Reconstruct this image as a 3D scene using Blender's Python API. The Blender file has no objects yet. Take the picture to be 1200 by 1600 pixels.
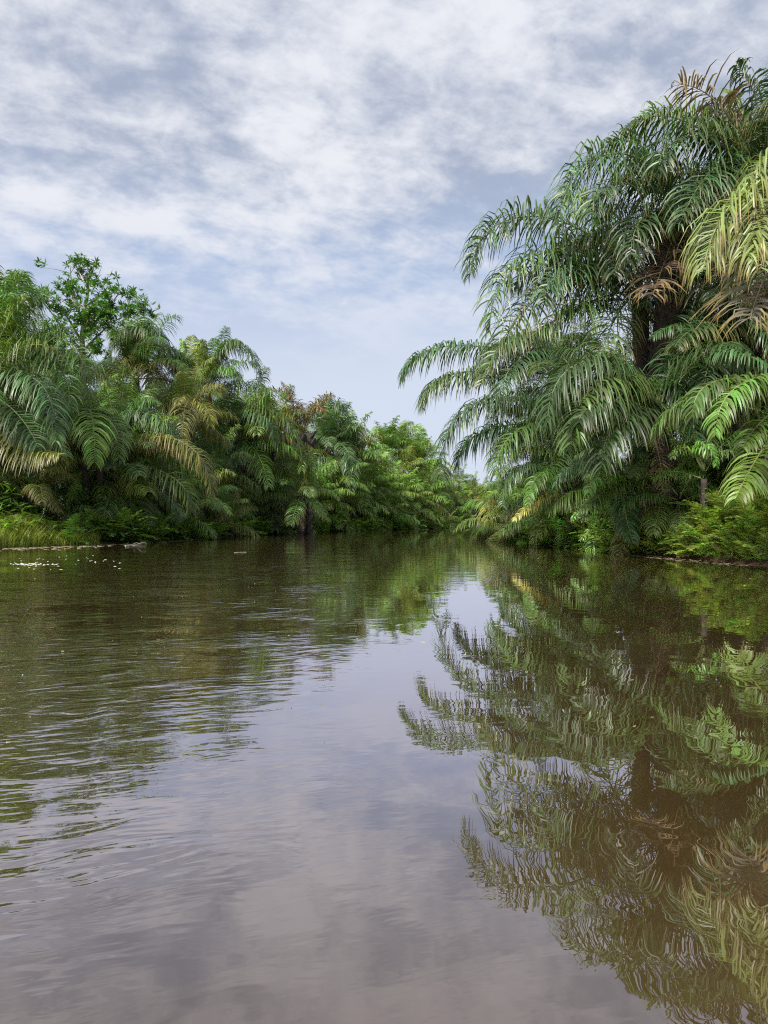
import bpy, math, random
from mathutils import Vector, Matrix
PI = math.pi
R = math.radians
sc = bpy.context.scene
COL = sc.collection

# ------------------------------------------------------------------ camera
CAM_H, F, CX, HY = 1.1, 1200.0, 600.0, 814.0      # eye height, focal length in photo pixels, horizon row
cam = bpy.data.cameras.new("camera")
cam.sensor_fit = 'AUTO'
cam.sensor_width = 36.0
cam.lens = F / 1600.0 * 36.0
cam.shift_y = (HY - 800.0) / 1600.0
cam.clip_start, cam.clip_end = 0.05, 9000.0
co = bpy.data.objects.new("camera", cam)
co.location = (0, 0, CAM_H)
co.rotation_euler = (R(90), 0, 0)
COL.objects.link(co)
sc.camera = co

# ------------------------------------------------------------------ light
SUN_EL, SUN_ROT = R(49), R(220)
sc.view_settings.view_transform = 'Standard'
sc.view_settings.look = 'None'
sc.view_settings.gamma = 1.0
sc.view_settings.exposure = 1.3
sc.cycles.use_denoising = False
sc.cycles.filter_width = 1.15
world = bpy.data.worlds.new("World")
sc.world = world
world.use_nodes = True


class NT:
    """small helper to write node trees"""
    def __init__(self, tree):
        self.t = tree
        tree.nodes.clear()

    def n(self, kind, props=None, **inputs):
        nd = self.t.nodes.new(kind)
        for k, v in (props or {}).items():
            setattr(nd, k, v)
        for k, v in inputs.items():
            self.set(nd, k, v)
        return nd

    def set(self, nd, k, v):
        key = int(k[1:]) if (k[0] == 'i' and k[1:].isdigit()) else k.replace('_', ' ')
        s = nd.inputs[key]
        if isinstance(v, bpy.types.NodeSocket):
            self.t.links.new(v, s)
        elif isinstance(v, bpy.types.Node):
            self.t.links.new(v.outputs[0], s)
        else:
            s.default_value = v

    def math(self, op, a, b=0.0, clamp=False):
        return self.n('ShaderNodeMath', {'operation': op, 'use_clamp': clamp}, i0=a, i1=b).outputs[0]

    def vmath(self, op, a, b=(0, 0, 0)):
        return self.n('ShaderNodeVectorMath', {'operation': op}, i0=a, i1=b).outputs[0]

    def mix(self, fac, a, b, blend='MIX'):
        nd = self.n('ShaderNodeMix', {'data_type': 'RGBA', 'blend_type': blend})
        self.set(nd, 'i0', fac)
        self.set(nd, 'i6', a)
        self.set(nd, 'i7', b)
        return nd.outputs[2]

    def remap(self, v, a, b, c=0.0, d=1.0, smooth=True):
        nd = self.n('ShaderNodeMapRange', {'interpolation_type': 'SMOOTHSTEP' if smooth else 'LINEAR'})
        for i, x in enumerate((v, a, b, c, d)):
            self.set(nd, 'i%d' % i, x)
        return nd.outputs[0]

    def noise(self, vec, scale, detail=2.0, rough=0.5, dist=0.0):
        return self.n('ShaderNodeTexNoise', None, Vector=vec, Scale=scale, Detail=detail,
                      Roughness=rough, Distortion=dist).outputs[0]

    def xyz(self, x, y, z):
        return self.n('ShaderNodeCombineXYZ', None, i0=x, i1=y, i2=z).outputs[0]


def rgb(*c):
    return (c[0], c[1], c[2], 1.0)


def make_world():
    w = NT(world.node_tree)
    sky = w.n('ShaderNodeTexSky', {'sky_type': 'NISHITA', 'sun_disc': False, 'sun_elevation': SUN_EL,
                                   'sun_rotation': SUN_ROT, 'air_density': 1.0, 'dust_density': 1.5,
                                   'ozone_density': 1.5})
    d = w.n('ShaderNodeTexCoord').outputs['Generated']
    s = w.n('ShaderNodeSeparateXYZ', None, i0=d)
    x, y, z = s.outputs
    za = w.math('ABSOLUTE', z)
    zz = w.math('ADD', za, 0.24)
    u, v = w.math('DIVIDE', x, zz), w.math('DIVIDE', y, zz)
    # turn the deck so that its bands rise to the right
    cs, sn = math.cos(R(24)), math.sin(R(24))
    u2 = w.math('ADD', w.math('MULTIPLY', u, cs), w.math('MULTIPLY', v, sn))
    v2 = w.math('SUBTRACT', w.math('MULTIPLY', v, cs), w.math('MULTIPLY', u, sn))
    p1 = w.xyz(w.math('MULTIPLY', u2, 0.9), v2, 3.7)
    big = w.noise(p1, 2.3, 3.0, 0.5, 0.3)
    p2 = w.xyz(w.math('MULTIPLY', u2, 0.95), v2, 9.1)
    puff = w.noise(p2, 9.5, 6.0, 0.62, 0.15)
    p3 = w.xyz(w.math('MULTIPLY', u2, 0.6), v2, 1.3)
    wisp = w.noise(p3, 12.0, 4.0, 0.6, 0.5)
    dens = w.math('ADD', w.math('MULTIPLY', big, 0.42),
                  w.math('ADD', w.math('MULTIPLY', puff, 0.43), w.math('MULTIPLY', wisp, 0.20)))
    # the sun behind the deck thins it overhead
    gl = w.n('ShaderNodeVectorMath', {'operation': 'DOT_PRODUCT'}, i0=w.vmath('NORMALIZE', d), i1=Vector((-0.02, 1.0, 0.57)).normalized()).outputs['Value']
    dens = w.math('ADD', dens, w.remap(gl, 0.965, 1.0, 0.0, 0.05))
    K = 8.12                                 # radiance of the sky for a value of 1 on the photograph

    def k(r, g, b):
        return (r * K, g * K, b * K, 1)
    horizon, blue, grey = k(.70, .77, .91), k(.45, .56, .78), k(.41, .47, .61)
    base = w.mix(w.remap(za, 0.15, 0.35), horizon, blue)
    base = w.mix(w.remap(za, 0.30, 0.44), base, grey)
    base = w.mix(0.10, base, w.mix(1.0, sky.outputs[0], (0.9, 0.9, 0.9, 1), 'MULTIPLY'))
    lit = w.mix(w.remap(za, 0.12, 0.36), k(.66, .73, .89), k(.84, .86, .92))
    cover = w.remap(dens, 0.43, 0.66, 0.0, w.remap(za, 0.10, 0.40, 0.30, 1.0))
    clouds = w.mix(cover, base, lit)
    bg = w.n('ShaderNodeBackground', None, Color=clouds, Strength=0.05)
    out = w.n('ShaderNodeOutputWorld')
    w.t.links.new(bg.outputs[0], out.inputs[0])


make_world()
sl = bpy.data.lights.new("sun", 'SUN')
sl.energy = 4.2
sl.angle = R(16)
sl.color = (1.0, 0.95, 0.86)
so = bpy.data.objects.new("sun", sl)
sun_dir = Vector((math.sin(SUN_ROT) * math.cos(SUN_EL), math.cos(SUN_ROT) * math.cos(SUN_EL), math.sin(SUN_EL)))
so.rotation_euler = sun_dir.to_track_quat('Z', 'Y').to_euler()
so.location = (0, 0, 60)
COL.objects.link(so)


# ------------------------------------------------------------------ helpers
def at(px, py, d):
    """world point that the photograph shows at pixel (px, py), d metres ahead"""
    return Vector(((px - CX) / F * d, d, CAM_H + (HY - py) / F * d))


def tag(o, label=None, cat=None, group=None, kind=None):
    if label: o['label'] = label
    if cat: o['category'] = cat
    if group: o['group'] = group
    if kind: o['kind'] = kind
    return o


def link(o, parent=None):
    COL.objects.link(o)
    if parent is not None:
        o.parent = parent
    return o


def empty(name, loc=(0, 0, 0), rz=0.0):
    o = bpy.data.objects.new(name, None)
    o.empty_display_size = 0.3
    o.location = loc
    o.rotation_euler = (0, 0, rz)
    return link(o)


def obj(name, me, parent=None, loc=(0, 0, 0), rz=0.0, s=1.0, color=None):
    o = bpy.data.objects.new(name, me)
    o.location = loc
    o.rotation_euler = (0, 0, rz)
    o.scale = (s, s, s) if not isinstance(s, tuple) else s
    if color is not None:
        o.color = color
    return link(o, parent)


class MB:
    """collects faces; every vertex carries leafdata = (random of its leaf, place along the leaf, place along the frond)"""
    def __init__(self):
        self.v, self.f, self.m, self.d = [], [], [], []

    def add(self, verts, faces, mat=0, data=None):
        b = len(self.v)
        self.v.extend([(p[0], p[1], p[2]) for p in verts])
        self.f.extend([tuple(i + b for i in f) for f in faces])
        self.m.extend([mat] * len(faces))
        self.d.extend(data if data is not None else [(0.5, 0.0, 0.0)] * len(verts))

    def strip(self, pts, wid, mat=0, rnd=0.5, t=0.0):
        """ribbon: pts along, wid the half-width vectors"""
        vs, ds, fs = [], [], []
        n = len(pts)
        for i in range(n):
            vs += [pts[i] - wid[i], pts[i] + wid[i]]
            ds += [(rnd, i / (n - 1), t)] * 2
        for i in range(n - 1):
            fs.append((2 * i, 2 * i + 1, 2 * i + 3, 2 * i + 2))
        self.add(vs, fs, mat, ds)

    def tube(self, pts, rad, k=6, mat=0, rnd=0.5, cap=True):
        n = len(pts)
        vs, fs, ds = [], [], []
        for i in range(n):
            T = (pts[min(i + 1, n - 1)] - pts[max(i - 1, 0)]).normalized()
            S = T.cross(Vector((0.13, 0.21, 1)) if abs(T.z) < 0.95 else Vector((1, 0, 0))).normalized()
            U = S.cross(T)
            for j in range(k):
                a = 2 * PI * j / k
                vs.append(pts[i] + (S * math.cos(a) + U * math.sin(a)) * rad[i])
                ds.append((rnd, i / max(1, n - 1), i / max(1, n - 1)))
        for i in range(n - 1):
            for j in range(k):
                fs.append((i * k + j, i * k + (j + 1) % k, (i + 1) * k + (j + 1) % k, (i + 1) * k + j))
        if cap:
            fs.append(tuple(range(k - 1, -1, -1)))
            fs.append(tuple((n - 1) * k + j for j in range(k)))
        self.add(vs, fs, mat, ds)

    def mesh(self, name, mats, smooth=True):
        me = bpy.data.meshes.new(name)
        me.from_pydata(self.v, [], self.f)
        for m in mats:
            me.materials.append(m)
        me.polygons.foreach_set('material_index', self.m)
        me.polygons.foreach_set('use_smooth', [smooth] * len(self.f))
        at_ = me.attributes.new('leafdata', 'FLOAT_VECTOR', 'POINT')
        at_.data.foreach_set('vector', [c for d in self.d for c in d])
        me.update()
        return me


def bez(p0, pm, p2, n):
    """quadratic curve through p0, pm (half way) and p2"""
    c = pm * 2.0 - (p0 + p2) * 0.5
    out = []
    for i in range(n + 1):
        t = i / n
        out.append(p0 * (1 - t) ** 2 + c * 2 * t * (1 - t) + p2 * t * t)
    return out


# ------------------------------------------------------------------ materials
def new_mat(name):
    m = bpy.data.materials.new(name)
    m.use_nodes = True
    return m, NT(m.node_tree)


def hook(p0, pm, p2, n):
    """rachis through p0, pm and p2 whose tip hangs down"""
    if p2.z > pm.z - 0.25 or p0.z > pm.z + 0.2:
        return bez(p0, pm, p2, n)
    hl = math.hypot(p2.x - p0.x, p2.y - p0.y)
    c2 = p2 + Vector((0, 0, 1.15 * (pm.z - p2.z) + 0.04 * hl))
    c1 = (pm * 8.0 - p0 - p2 - c2 * 3.0) / 3.0
    out = []
    for i in range(n + 1):
        t = i / n
        q = 1 - t
        out.append(p0 * q ** 3 + c1 * 3 * q * q * t + c2 * 3 * q * t * t + p2 * t ** 3)
    return out


def leaf_material(name, rough=0.42, trans=0.30, spec=0.45):
    """leaf colour = the object's own colour, varied leaf by leaf; its alpha says how far the leaf tips have dried"""
    m, w = new_mat(name)
    oi = w.n('ShaderNodeObjectInfo')
    a = w.n('ShaderNodeAttribute', {'attribute_name': 'leafdata'})
    s = w.n('ShaderNodeSeparateXYZ', None, i0=a.outputs['Vector'])
    rnd, along, t = s.outputs
    hue = w.math('ADD', 0.5, w.math('MULTIPLY', w.math('SUBTRACT', rnd, 0.5), 0.05))
    hue = w.math('ADD', hue, w.math('MULTIPLY', w.math('SUBTRACT', oi.outputs['Random'], 0.5), 0.035))
    val = w.math('ADD', 0.52, w.math('MULTIPLY', rnd, 0.96))
    val = w.math('MULTIPLY', val, w.math('ADD', 0.8, w.math('MULTIPLY', oi.outputs['Random'], 0.4)))
    hsv = w.n('ShaderNodeHueSaturation', None, Hue=hue, Saturation=1.0, Value=val, Color=oi.outputs['Color'])
    # dried tips and whole dead leaflets
    dry = w.math('MULTIPLY', oi.outputs['Alpha'], 0.6)
    edge = w.math('SUBTRACT', 1.05, w.math('MULTIPLY', dry, w.math('ADD', 0.35, w.math('MULTIPLY', rnd, 0.7))))
    tip = w.remap(along, w.math('SUBTRACT', edge, 0.12), w.math('ADD', edge, 0.06))
    yel = w.remap(along, w.math('SUBTRACT', edge, 0.42), edge)
    yel = w.math('MULTIPLY', yel, w.math('MINIMUM', w.math('MULTIPLY', dry, 1.4), 0.8))
    c = w.mix(yel, hsv.outputs[0], rgb(0.24, 0.20, 0.035))
    c = w.mix(w.math('MULTIPLY', tip, w.math('GREATER_THAN', dry, 0.02)), c, rgb(0.18, 0.12, 0.045))
    tc = w.n('ShaderNodeNewGeometry')
    nz = w.noise(tc.outputs['Position'], 2.2, 3.0)
    c = w.mix(w.remap(nz, 0.35, 0.7, 0.0, 0.35), c, w.mix(1.0, c, rgb(0.62, 0.72, 0.6), 'MULTIPLY'))
    p = w.n('ShaderNodeBsdfPrincipled', None, Base_Color=c, Roughness=rough, Specular_IOR_Level=spec)
    tl = w.n('ShaderNodeBsdfTranslucent', None, Color=w.mix(1.0, c, rgb(1.5, 1.55, 0.6), 'MULTIPLY'))
    mx = w.n('ShaderNodeMixShader', None, i0=trans, i1=p.outputs[0], i2=tl.outputs[0])
    out = w.n('ShaderNodeOutputMaterial')
    w.t.links.new(mx.outputs[0], out.inputs[0])
    return m


def stalk_material():
    m, w = new_mat('frond_stalk')
    oi = w.n('ShaderNodeObjectInfo')
    g = w.n('ShaderNodeNewGeometry')
    nz = w.noise(g.outputs['Position'], 6.0, 3.0)
    c = w.mix(0.55, oi.outputs['Color'], w.mix(nz, rgb(0.10, 0.105, 0.035), rgb(0.22, 0.19, 0.08)))
    p = w.n('ShaderNodeBsdfPrincipled', None, Base_Color=c, Roughness=0.5)
    out = w.n('ShaderNodeOutputMaterial')
    w.t.links.new(p.outputs[0], out.inputs[0])
    return m


def bark_material(name, c1, c2, c3, scale=5.0, stretch=0.35, bump=0.6):
    m, w = new_mat(name)
    tc = w.n('ShaderNodeTexCoord').outputs['Object']
    v = w.vmath('MULTIPLY', tc, (1.0, 1.0, stretch))
    a = w.noise(v, scale, 6.0, 0.65, 0.4)
    b = w.noise(tc, scale * 0.35, 3.0)
    f = w.noise(v, scale * 5, 4.0, 0.7)
    c = w.mix(w.remap(a, 0.35, 0.68), c1, c2)
    c = w.mix(w.remap(b, 0.52, 0.68, 0.0, 0.8), c, c3)
    c = w.mix(w.remap(f, 0.3, 0.7, 0.0, 0.5), c, w.mix(1.0, c, rgb(0.5, 0.48, 0.45), 'MULTIPLY'))
    h = w.math('ADD', a, w.math('MULTIPLY', f, 0.4))
    bp = w.n('ShaderNodeBump', None, Strength=bump, Distance=0.08, Height=h)
    p = w.n('ShaderNodeBsdfPrincipled', None, Base_Color=c, Roughness=0.85, Normal=bp.outputs[0])
    out = w.n('ShaderNodeOutputMaterial')
    w.t.links.new(p.outputs[0], out.inputs[0])
    return m


M_LEAF = leaf_material('palm_leaf', 0.44, 0.22, 0.45)
M_FERN = leaf_material('soft_leaf', 0.5, 0.38, 0.35)
M_DRY = leaf_material('dry_leaf', 0.7, 0.15, 0.2)
M_STALK = stalk_material()
M_BARK = bark_material('palm_bark', rgb(0.022, 0.017, 0.013), rgb(0.062, 0.047, 0.034), rgb(0.034, 0.044, 0.018))
M_PALE = bark_material('pale_bark', rgb(0.17, 0.15, 0.115), rgb(0.34, 0.31, 0.25), rgb(0.11, 0.12, 0.07), 4.0, 0.8, 0.3)

TONE = {
    'dusky': (0.032, 0.068, 0.019), 'plain': (0.062, 0.116, 0.024), 'spring': (0.096, 0.172, 0.028), 'straw': (0.130, 0.160, 0.040), 'leafy': (0.074, 0.142, 0.027), 'bottle': (0.046, 0.094, 0.032),  # leafy is deep with the left bank's missing sunlight put into the colour
    'deep': (0.056, 0.116, 0.024), 'blue': (0.074, 0.136, 0.050), 'mid': (0.096, 0.172, 0.028),
    'fresh': (0.128, 0.220, 0.030), 'lime': (0.185, 0.250, 0.046), 'olive': (0.145, 0.160, 0.036),
    'yellow': (0.240, 0.225, 0.045), 'dead': (0.160, 0.112, 0.068), 'grey': (0.150, 0.140, 0.105),
    'dark': (0.032, 0.068, 0.016),
}


def tone(n, dry=0.0, rng=random):
    c = TONE[n]
    k = rng.uniform(0.88, 1.12)
    return (c[0] * k, c[1] * k, c[2] * k, dry)


# ------------------------------------------------------------------ terrain and water
LEFT = [(-26, -60), (-21, -10), (-18.5, 12), (-16.6, 24), (-15.7, 31.4), (-13.9, 34.7), (-12.3, 38.8), (-11.8, 47), (-10.2, 60),
        (-6.5, 77), (-0.5, 91), (8.0, 110), (15.5, 140), (34, 158), (80, 168)]
RIGHT = [(14, -60), (11, -10), (9.9, 8), (9.4, 18.9), (8.8, 22), (8.55, 25.4), (8.4, 28), (8.0, 35.7), (7.2, 42),
         (9.0, 50), (13.5, 72), (22, 100), (40, 122), (80, 132)]


def seg_dist(px, py, line):
    best = 1e9
    for (ax, ay), (bx, by) in zip(line, line[1:]):
        dx, dy = bx - ax, by - ay
        t = max(0.0, min(1.0, ((px - ax) * dx + (py - ay) * dy) / (dx * dx + dy * dy)))
        q = (px - ax - t * dx) ** 2 + (py - ay - t * dy) ** 2
        if q < best:
            best = q
    return math.sqrt(best)


RIVER = LEFT + RIGHT[::-1]


def in_river(x, y):
    c = False
    n = len(RIVER)
    j = n - 1
    for i in range(n):
        xi, yi = RIVER[i]
        xj, yj = RIVER[j]
        if (yi > y) != (yj > y) and x < (xj - xi) * (y - yi) / (yj - yi) + xi:
            c = not c
        j = i
    return c


def hash2(x, y):
    return (math.sin(x * 1.7 + 0.6 * math.sin(y * 0.9)) + math.sin(y * 1.3 + 0.8 * math.sin(x * 0.7 + 1.1))
            + 0.5 * math.sin(x * 3.9 + y * 3.1)) / 2.5


def bank_d(x, y):
    """signed distance to the waterline: positive on land"""
    d = min(seg_dist(x, y, LEFT), seg_dist(x, y, RIGHT))
    return -d if in_river(x, y) else d


def ground_z(x, y):
    d = bank_d(x, y)
    d += 0.22 * hash2(x * 1.6, y * 1.6)
    if d < 0:
        return max(-1.4, d * 0.35)
    z = 0.06 * min(d, 0.8) / 0.8
    if d > 0.45:
        z += 0.42 * min(1.0, (d - 0.45) / 0.9)
    if d > 1.5:
        z += 0.25 * min(1.0, (d - 1.5) / 8) + 0.08 * hash2(x, y)
    if d > 0.5 and 14 < y < 32:
        z += 1.25 * min(1.0, (d - 0.5) / 1.3) * math.exp(-((x - 10.9) / 1.5) ** 2 - ((y - 22.5) / 3.6) ** 2)
    return z


def axis(lo, hi, step, far):
    a = []
    v = lo
    while v <= hi + 1e-6:
        a.append(v)
        v += step
    g = step
    l, r = [lo], [hi]
    while r[-1] < far:
        g *= 1.7
        r.append(r[-1] + g)
        l.append(l[-1] - g)
    return l[:0:-1] + a + r[1:]


def make_ground():
    xs = axis(-30, 40, 0.7, 4500)
    ys = axis(-30, 175, 0.9, 4500)
    vs = [(x, y, ground_z(x, y)) for y in ys for x in xs]
    nx = len(xs)
    fs = [(j * nx + i, j * nx + i + 1, (j + 1) * nx + i + 1, (j + 1) * nx + i)
          for j in range(len(ys) - 1) for i in range(nx - 1)]
    me = bpy.data.meshes.new('ground')
    me.from_pydata(vs, [], fs)
    me.polygons.foreach_set('use_smooth', [True] * len(fs))
    m, w = new_mat('earth')
    g = w.n('ShaderNodeNewGeometry').outputs['Position']
    z = w.n('ShaderNodeSeparateXYZ', None, i0=g).outputs[2]
    a = w.noise(g, 1.4, 5.0, 0.6)
    b = w.noise(g, 9.0, 5.0, 0.7)
    earth = w.mix(w.remap(b, 0.3, 0.7), rgb(0.045, 0.033, 0.020), rgb(0.115, 0.085, 0.048))
    earth = w.mix(w.remap(a, 0.45, 0.62), earth, rgb(0.042, 0.060, 0.018))
    mud = w.mix(w.remap(b, 0.35, 0.68), rgb(0.07, 0.042, 0.022), rgb(0.16, 0.10, 0.055))
    c = w.mix(w.remap(z, 0.08, 0.28), mud, earth)
    bp = w.n('ShaderNodeBump', None, Strength=0.7, Distance=0.1, Height=b)
    p = w.n('ShaderNodeBsdfPrincipled', None, Base_Color=c, Roughness=w.remap(z, 0.0, 0.25, 0.45, 0.9),
            Normal=bp.outputs[0])
    o = w.n('ShaderNodeOutputMaterial')
    w.t.links.new(p.outputs[0], o.inputs[0])
    me.materials.append(m)
    tag(obj('ground', me), kind='structure')


def make_water():
    me = bpy.data.meshes.new('water')
    vs = [(-60, -80, 0), (120, -80, 0), (120, 190, 0), (-60, 190, 0)]
    me.from_pydata(vs, [], [(0, 1, 2, 3)])
    m, w = new_mat('river_water')
    P = w.n('ShaderNodeNewGeometry').outputs['Position']
    s = w.n('ShaderNodeSeparateXYZ', None, i0=P)
    x, y, z = s.outputs
    # wind ripples: crests run across the river and rise to the right
    ca, sa = math.cos(R(17)), math.sin(R(17))
    xr = w.math('ADD', w.math('MULTIPLY', x, ca), w.math('MULTIPLY', y, sa))
    yr = w.math('SUBTRACT', w.math('MULTIPLY', y, ca), w.math('MULTIPLY', x, sa))
    v = w.xyz(w.math('MULTIPLY', xr, 0.38), w.math('ADD', yr, w.math('MULTIPLY', w.noise(P, 0.9, 2.0), 0.7)), 0.0)
    rip = w.noise(v, 7.5, 2.0, 0.5, 0.35)
    v2 = w.xyz(w.math('MULTIPLY', xr, 0.22), w.math('ADD', yr, 31.0), 0.0)
    rip2 = w.noise(v2, 15.0, 2.0, 0.5, 0.2)
    patch = w.remap(w.noise(P, 0.55, 3.0, 0.6), 0.38, 0.62)
    left = w.remap(x, 0.25, -1.5)
    near = w.remap(y, 1.2, 2.6)
    far = w.remap(y, 30.0, 12.0, 0.35, 1.0)
    k_rip = w.math('MULTIPLY', w.math('MULTIPLY', left, far),
                   w.math('MULTIPLY', w.math('ADD', 0.12, w.math('MULTIPLY', patch, 0.88)), near))
    # glassy slow wobble
    slow = w.noise(P, 1.4, 1.0, 0.5, 0.8)
    wob = w.noise(P, 3.2, 1.0, 0.4, 1.4)
    v4 = w.xyz(w.math('MULTIPLY', xr, 0.35), w.math('ADD', yr, 11.0), 0.0)
    fine = w.noise(v4, 16.0, 2.0, 0.5, 0.3)
    k_fine = w.math('MULTIPLY', w.remap(w.noise(P, 0.7, 2.0), 0.42, 0.62), w.remap(x, 0.9, -0.1))
    # a cat's paw in mid-river
    mid = w.math('MULTIPLY', w.remap(y, 11.0, 17.0), w.remap(y, 60.0, 25.0))
    v3 = w.xyz(w.math('MULTIPLY', x, 0.25), y, 7.0)
    paw = w.noise(v3, 3.2, 3.0, 0.55)
    h = w.math('MULTIPLY', rip, w.math('MULTIPLY', k_rip, 0.013))
    h = w.math('ADD', h, w.math('MULTIPLY', rip2, w.math('MULTIPLY', k_rip, 0.0045)))
    h = w.math('ADD', h, w.math('MULTIPLY', fine, w.math('MULTIPLY', k_fine, 0.0008)))
    h = w.math('ADD', h, w.math('MULTIPLY', slow, 0.0022))
    h = w.math('ADD', h, w.math('MULTIPLY', wob, 0.00055))
    h = w.math('ADD', h, w.math('MULTIPLY', paw, w.math('MULTIPLY', mid, 0.003)))
    bp = w.n('ShaderNodeBump', None, Strength=1.0, Distance=1.0, Height=h)
    # silty body of the water, thin film of dust in places
    silt = w.noise(P, 0.5, 4.0, 0.6, 0.6)
    body = w.mix(w.remap(silt, 0.35, 0.65), rgb(0.033, 0.0215, 0.0080), rgb(0.042, 0.029, 0.0125))
    lw = w.n('ShaderNodeLayerWeight', None, Blend=0.5, Normal=bp.outputs[0]).outputs['Facing']
    fr = w.math('ADD', 0.02, w.math('MULTIPLY', w.math('POWER', lw, 1.92), 0.95))
    dif = w.n('ShaderNodeBsdfDiffuse', None, Color=body)
    gl = w.n('ShaderNodeBsdfGlossy', None, Color=rgb(0.97, 0.93, 1.0), Roughness=0.0, Normal=bp.outputs[0])
    mx = w.n('ShaderNodeMixShader', None, i0=fr, i1=dif.outputs[0], i2=gl.outputs[0])
    o = w.n('ShaderNodeOutputMaterial')
    w.t.links.new(mx.outputs[0], o.inputs[0])
    me.materials.append(m)
    tag(obj('water', me), kind='structure')


make_ground()
make_water()


RNG = random.Random(9)


def along(line, ref, n, inland, jitter=0.4, rng=None):
    rng = rng or RNG
    seg = list(zip(line, line[1:]))
    tot = sum((Vector(b) - Vector(a)).length for a, b in seg)
    out = []
    for i in range(n):
        q = (i + rng.uniform(.1, .9)) / n * tot
        for a, b in seg:
            a, b = Vector(a), Vector(b)
            l = (b - a).length
            if q <= l:
                t = (b - a).normalized()
                nrm = Vector((-t.y, t.x)) if ref == 'L' else Vector((t.y, -t.x))
                p = a + t * q + nrm * (inland + rng.uniform(-jitter, jitter))
                out.append((p.x, p.y))
                break
            q -= l
    return out


def px_of(x, y):
    return CX + x / y * F


# ------------------------------------------------------------------ palm fronds
def leaflets(mb, path, rng, pairs, leaf_len, width, droop=0.55, bare=0.16, sweep=(88, 58), lift=(-28, 62),
             broken=0.09, lmin=0.30, seg=4, missing=0.0, mat=0):
    n = len(path) - 1
    dn = Vector((0, 0, -1))

    def sample(t):
        f = t * n
        i = min(int(f), n - 1)
        return path[i].lerp(path[i + 1], f - i), (path[i + 1] - path[i]).normalized()
    for k in range(pairs):
        t0 = bare + (1 - bare) * (k + 0.5) / pairs
        for side in (-1, 1):
            if rng.random() < missing:
                continue
            t = min(0.999, max(0.0, t0 + rng.uniform(-0.4, 0.4) / pairs))
            p, T = sample(t)
            S = T.cross(Vector((0, 0, 1)))
            if S.length < 0.05:
                S = T.cross(Vector((0.3, 1, 0.2)))
            S.normalize()
            N = S.cross(T)
            u = (t - bare) / (1 - bare)
            ang = R(sweep[0] + (sweep[1] - sweep[0]) * u + rng.uniform(-8, 8))
            el = R(rng.uniform(*lift))
            D = T * math.cos(ang) + (S * side * math.cos(el) + N * math.sin(el)) * math.sin(ang)
            D.normalize()
            shp = (0.55 + 0.45 * min(1.0, u / 0.25)) if u < 0.25 else 1.0
            if u > 0.55:
                shp = 1.0 - (1.0 - lmin) * ((u - 0.55) / 0.45) ** 1.4
            L = leaf_len * shp * rng.uniform(0.85, 1.12)
            snap = rng.randint(1, seg - 1) if rng.random() < broken else -1
            g = droop * rng.uniform(0.75, 1.3)
            pts, wid = [p.copy()], []
            W = (T - D * T.dot(D))
            if W.length < 1e-3:
                W = N.copy()
            W.normalize()
            W = (W + N * rng.uniform(-0.5, 0.5)).normalized()
            wd = width * rng.uniform(0.8, 1.2)
            prof = [0.45, 1.0, 0.92, 0.6, 0.06] if seg == 4 else ([0.5, 1.0, 0.7, 0.06] if seg == 3 else
                                                                    [0.5, 0.9, 1.0, 0.9, 0.65, 0.35, 0.05])
            wid.append(W * wd * prof[0])
            q = p.copy()
            for j in range(seg):
                if j == snap:
                    D = (D * 0.25 + dn).normalized()
                q = q + D * (L / seg)
                D = (D + dn * g * (0.55 + 0.35 * j) * (1.0 - 0.6 * max(0.0, -D.z))).normalized()
                pts.append(q.copy())
                Wj = W - D * W.dot(D)
                Wj = Wj.normalized() if Wj.length > 1e-3 else W
                wid.append(Wj * wd * prof[j + 1])
            mb.strip(pts, wid, mat, rng.random(), u)


def frond_mesh(name, path, seed, pairs=62, leaf_len=1.15, width=0.024, droop=0.5, leaf=None, rad=0.045, **kw):
    rng = random.Random(seed)
    mb = MB()
    n = len(path) - 1
    mb.tube(path, [rad * (1 - 0.86 * (i / n)) for i in range(n + 1)], 5, 1, 0.5)
    leaflets(mb, path, rng, pairs, leaf_len, width, droop, **kw)
    return mb.mesh(name, [leaf or M_LEAF, M_STALK])


def free_path(elev, length, bend, n=18, side=0.0):
    """rachis from the origin along +X, bending under its own weight"""
    D = Vector((math.cos(R(elev)), 0, math.sin(R(elev))))
    p = Vector((0, 0, 0))
    out = [p.copy()]
    ds = length / n
    for i in range(n):
        t = (i + 1) / n
        p = p + D * ds
        out.append(p.copy())
        D = (D + Vector((0, side * t, -1)) * bend * ds * (0.10 + 0.5 * t + 1.5 * t * t) * max(0.12, math.hypot(D.x, D.y) + 0.1)).normalized()
    return out


ELEVS = [(84, 0.20), (74, 0.30), (64, 0.38), (52, 0.42), (40, 0.42), (26, 0.38), (8, 0.30), (-20, 0.18), (-60, 0.06)]
LIB, LOW = {}, {}
_s = 100
for ei, (e, b) in enumerate(ELEVS):
    for k in range(4):
        _s += 1
        rr = random.Random(_s)
        path = free_path(e + rr.uniform(-6, 6), 5.0, b * rr.uniform(0.7, 1.45), side=rr.uniform(-0.6, 0.6))
        LIB[ei, k] = frond_mesh('frond', path, _s, 88, 1.45, 0.023, droop=0.7 if e > 60 else 0.95,
                                lift=((-12, 26) if k < 2 else (-25, 60) if e > 20 else (-30, 45)), missing=(0.0, 0.03, 0.08, 0.16)[k], broken=(0.06, 0.1, 0.16, 0.24)[k])
        LOW[ei, k] = frond_mesh('frond', path[::2] if len(path) % 2 else path, _s + 50, 50, 1.5, 0.042,
                                droop=0.75 if e > 60 else 1.0, seg=3, lift=(-18, 28))
DEADLIB = []
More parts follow.
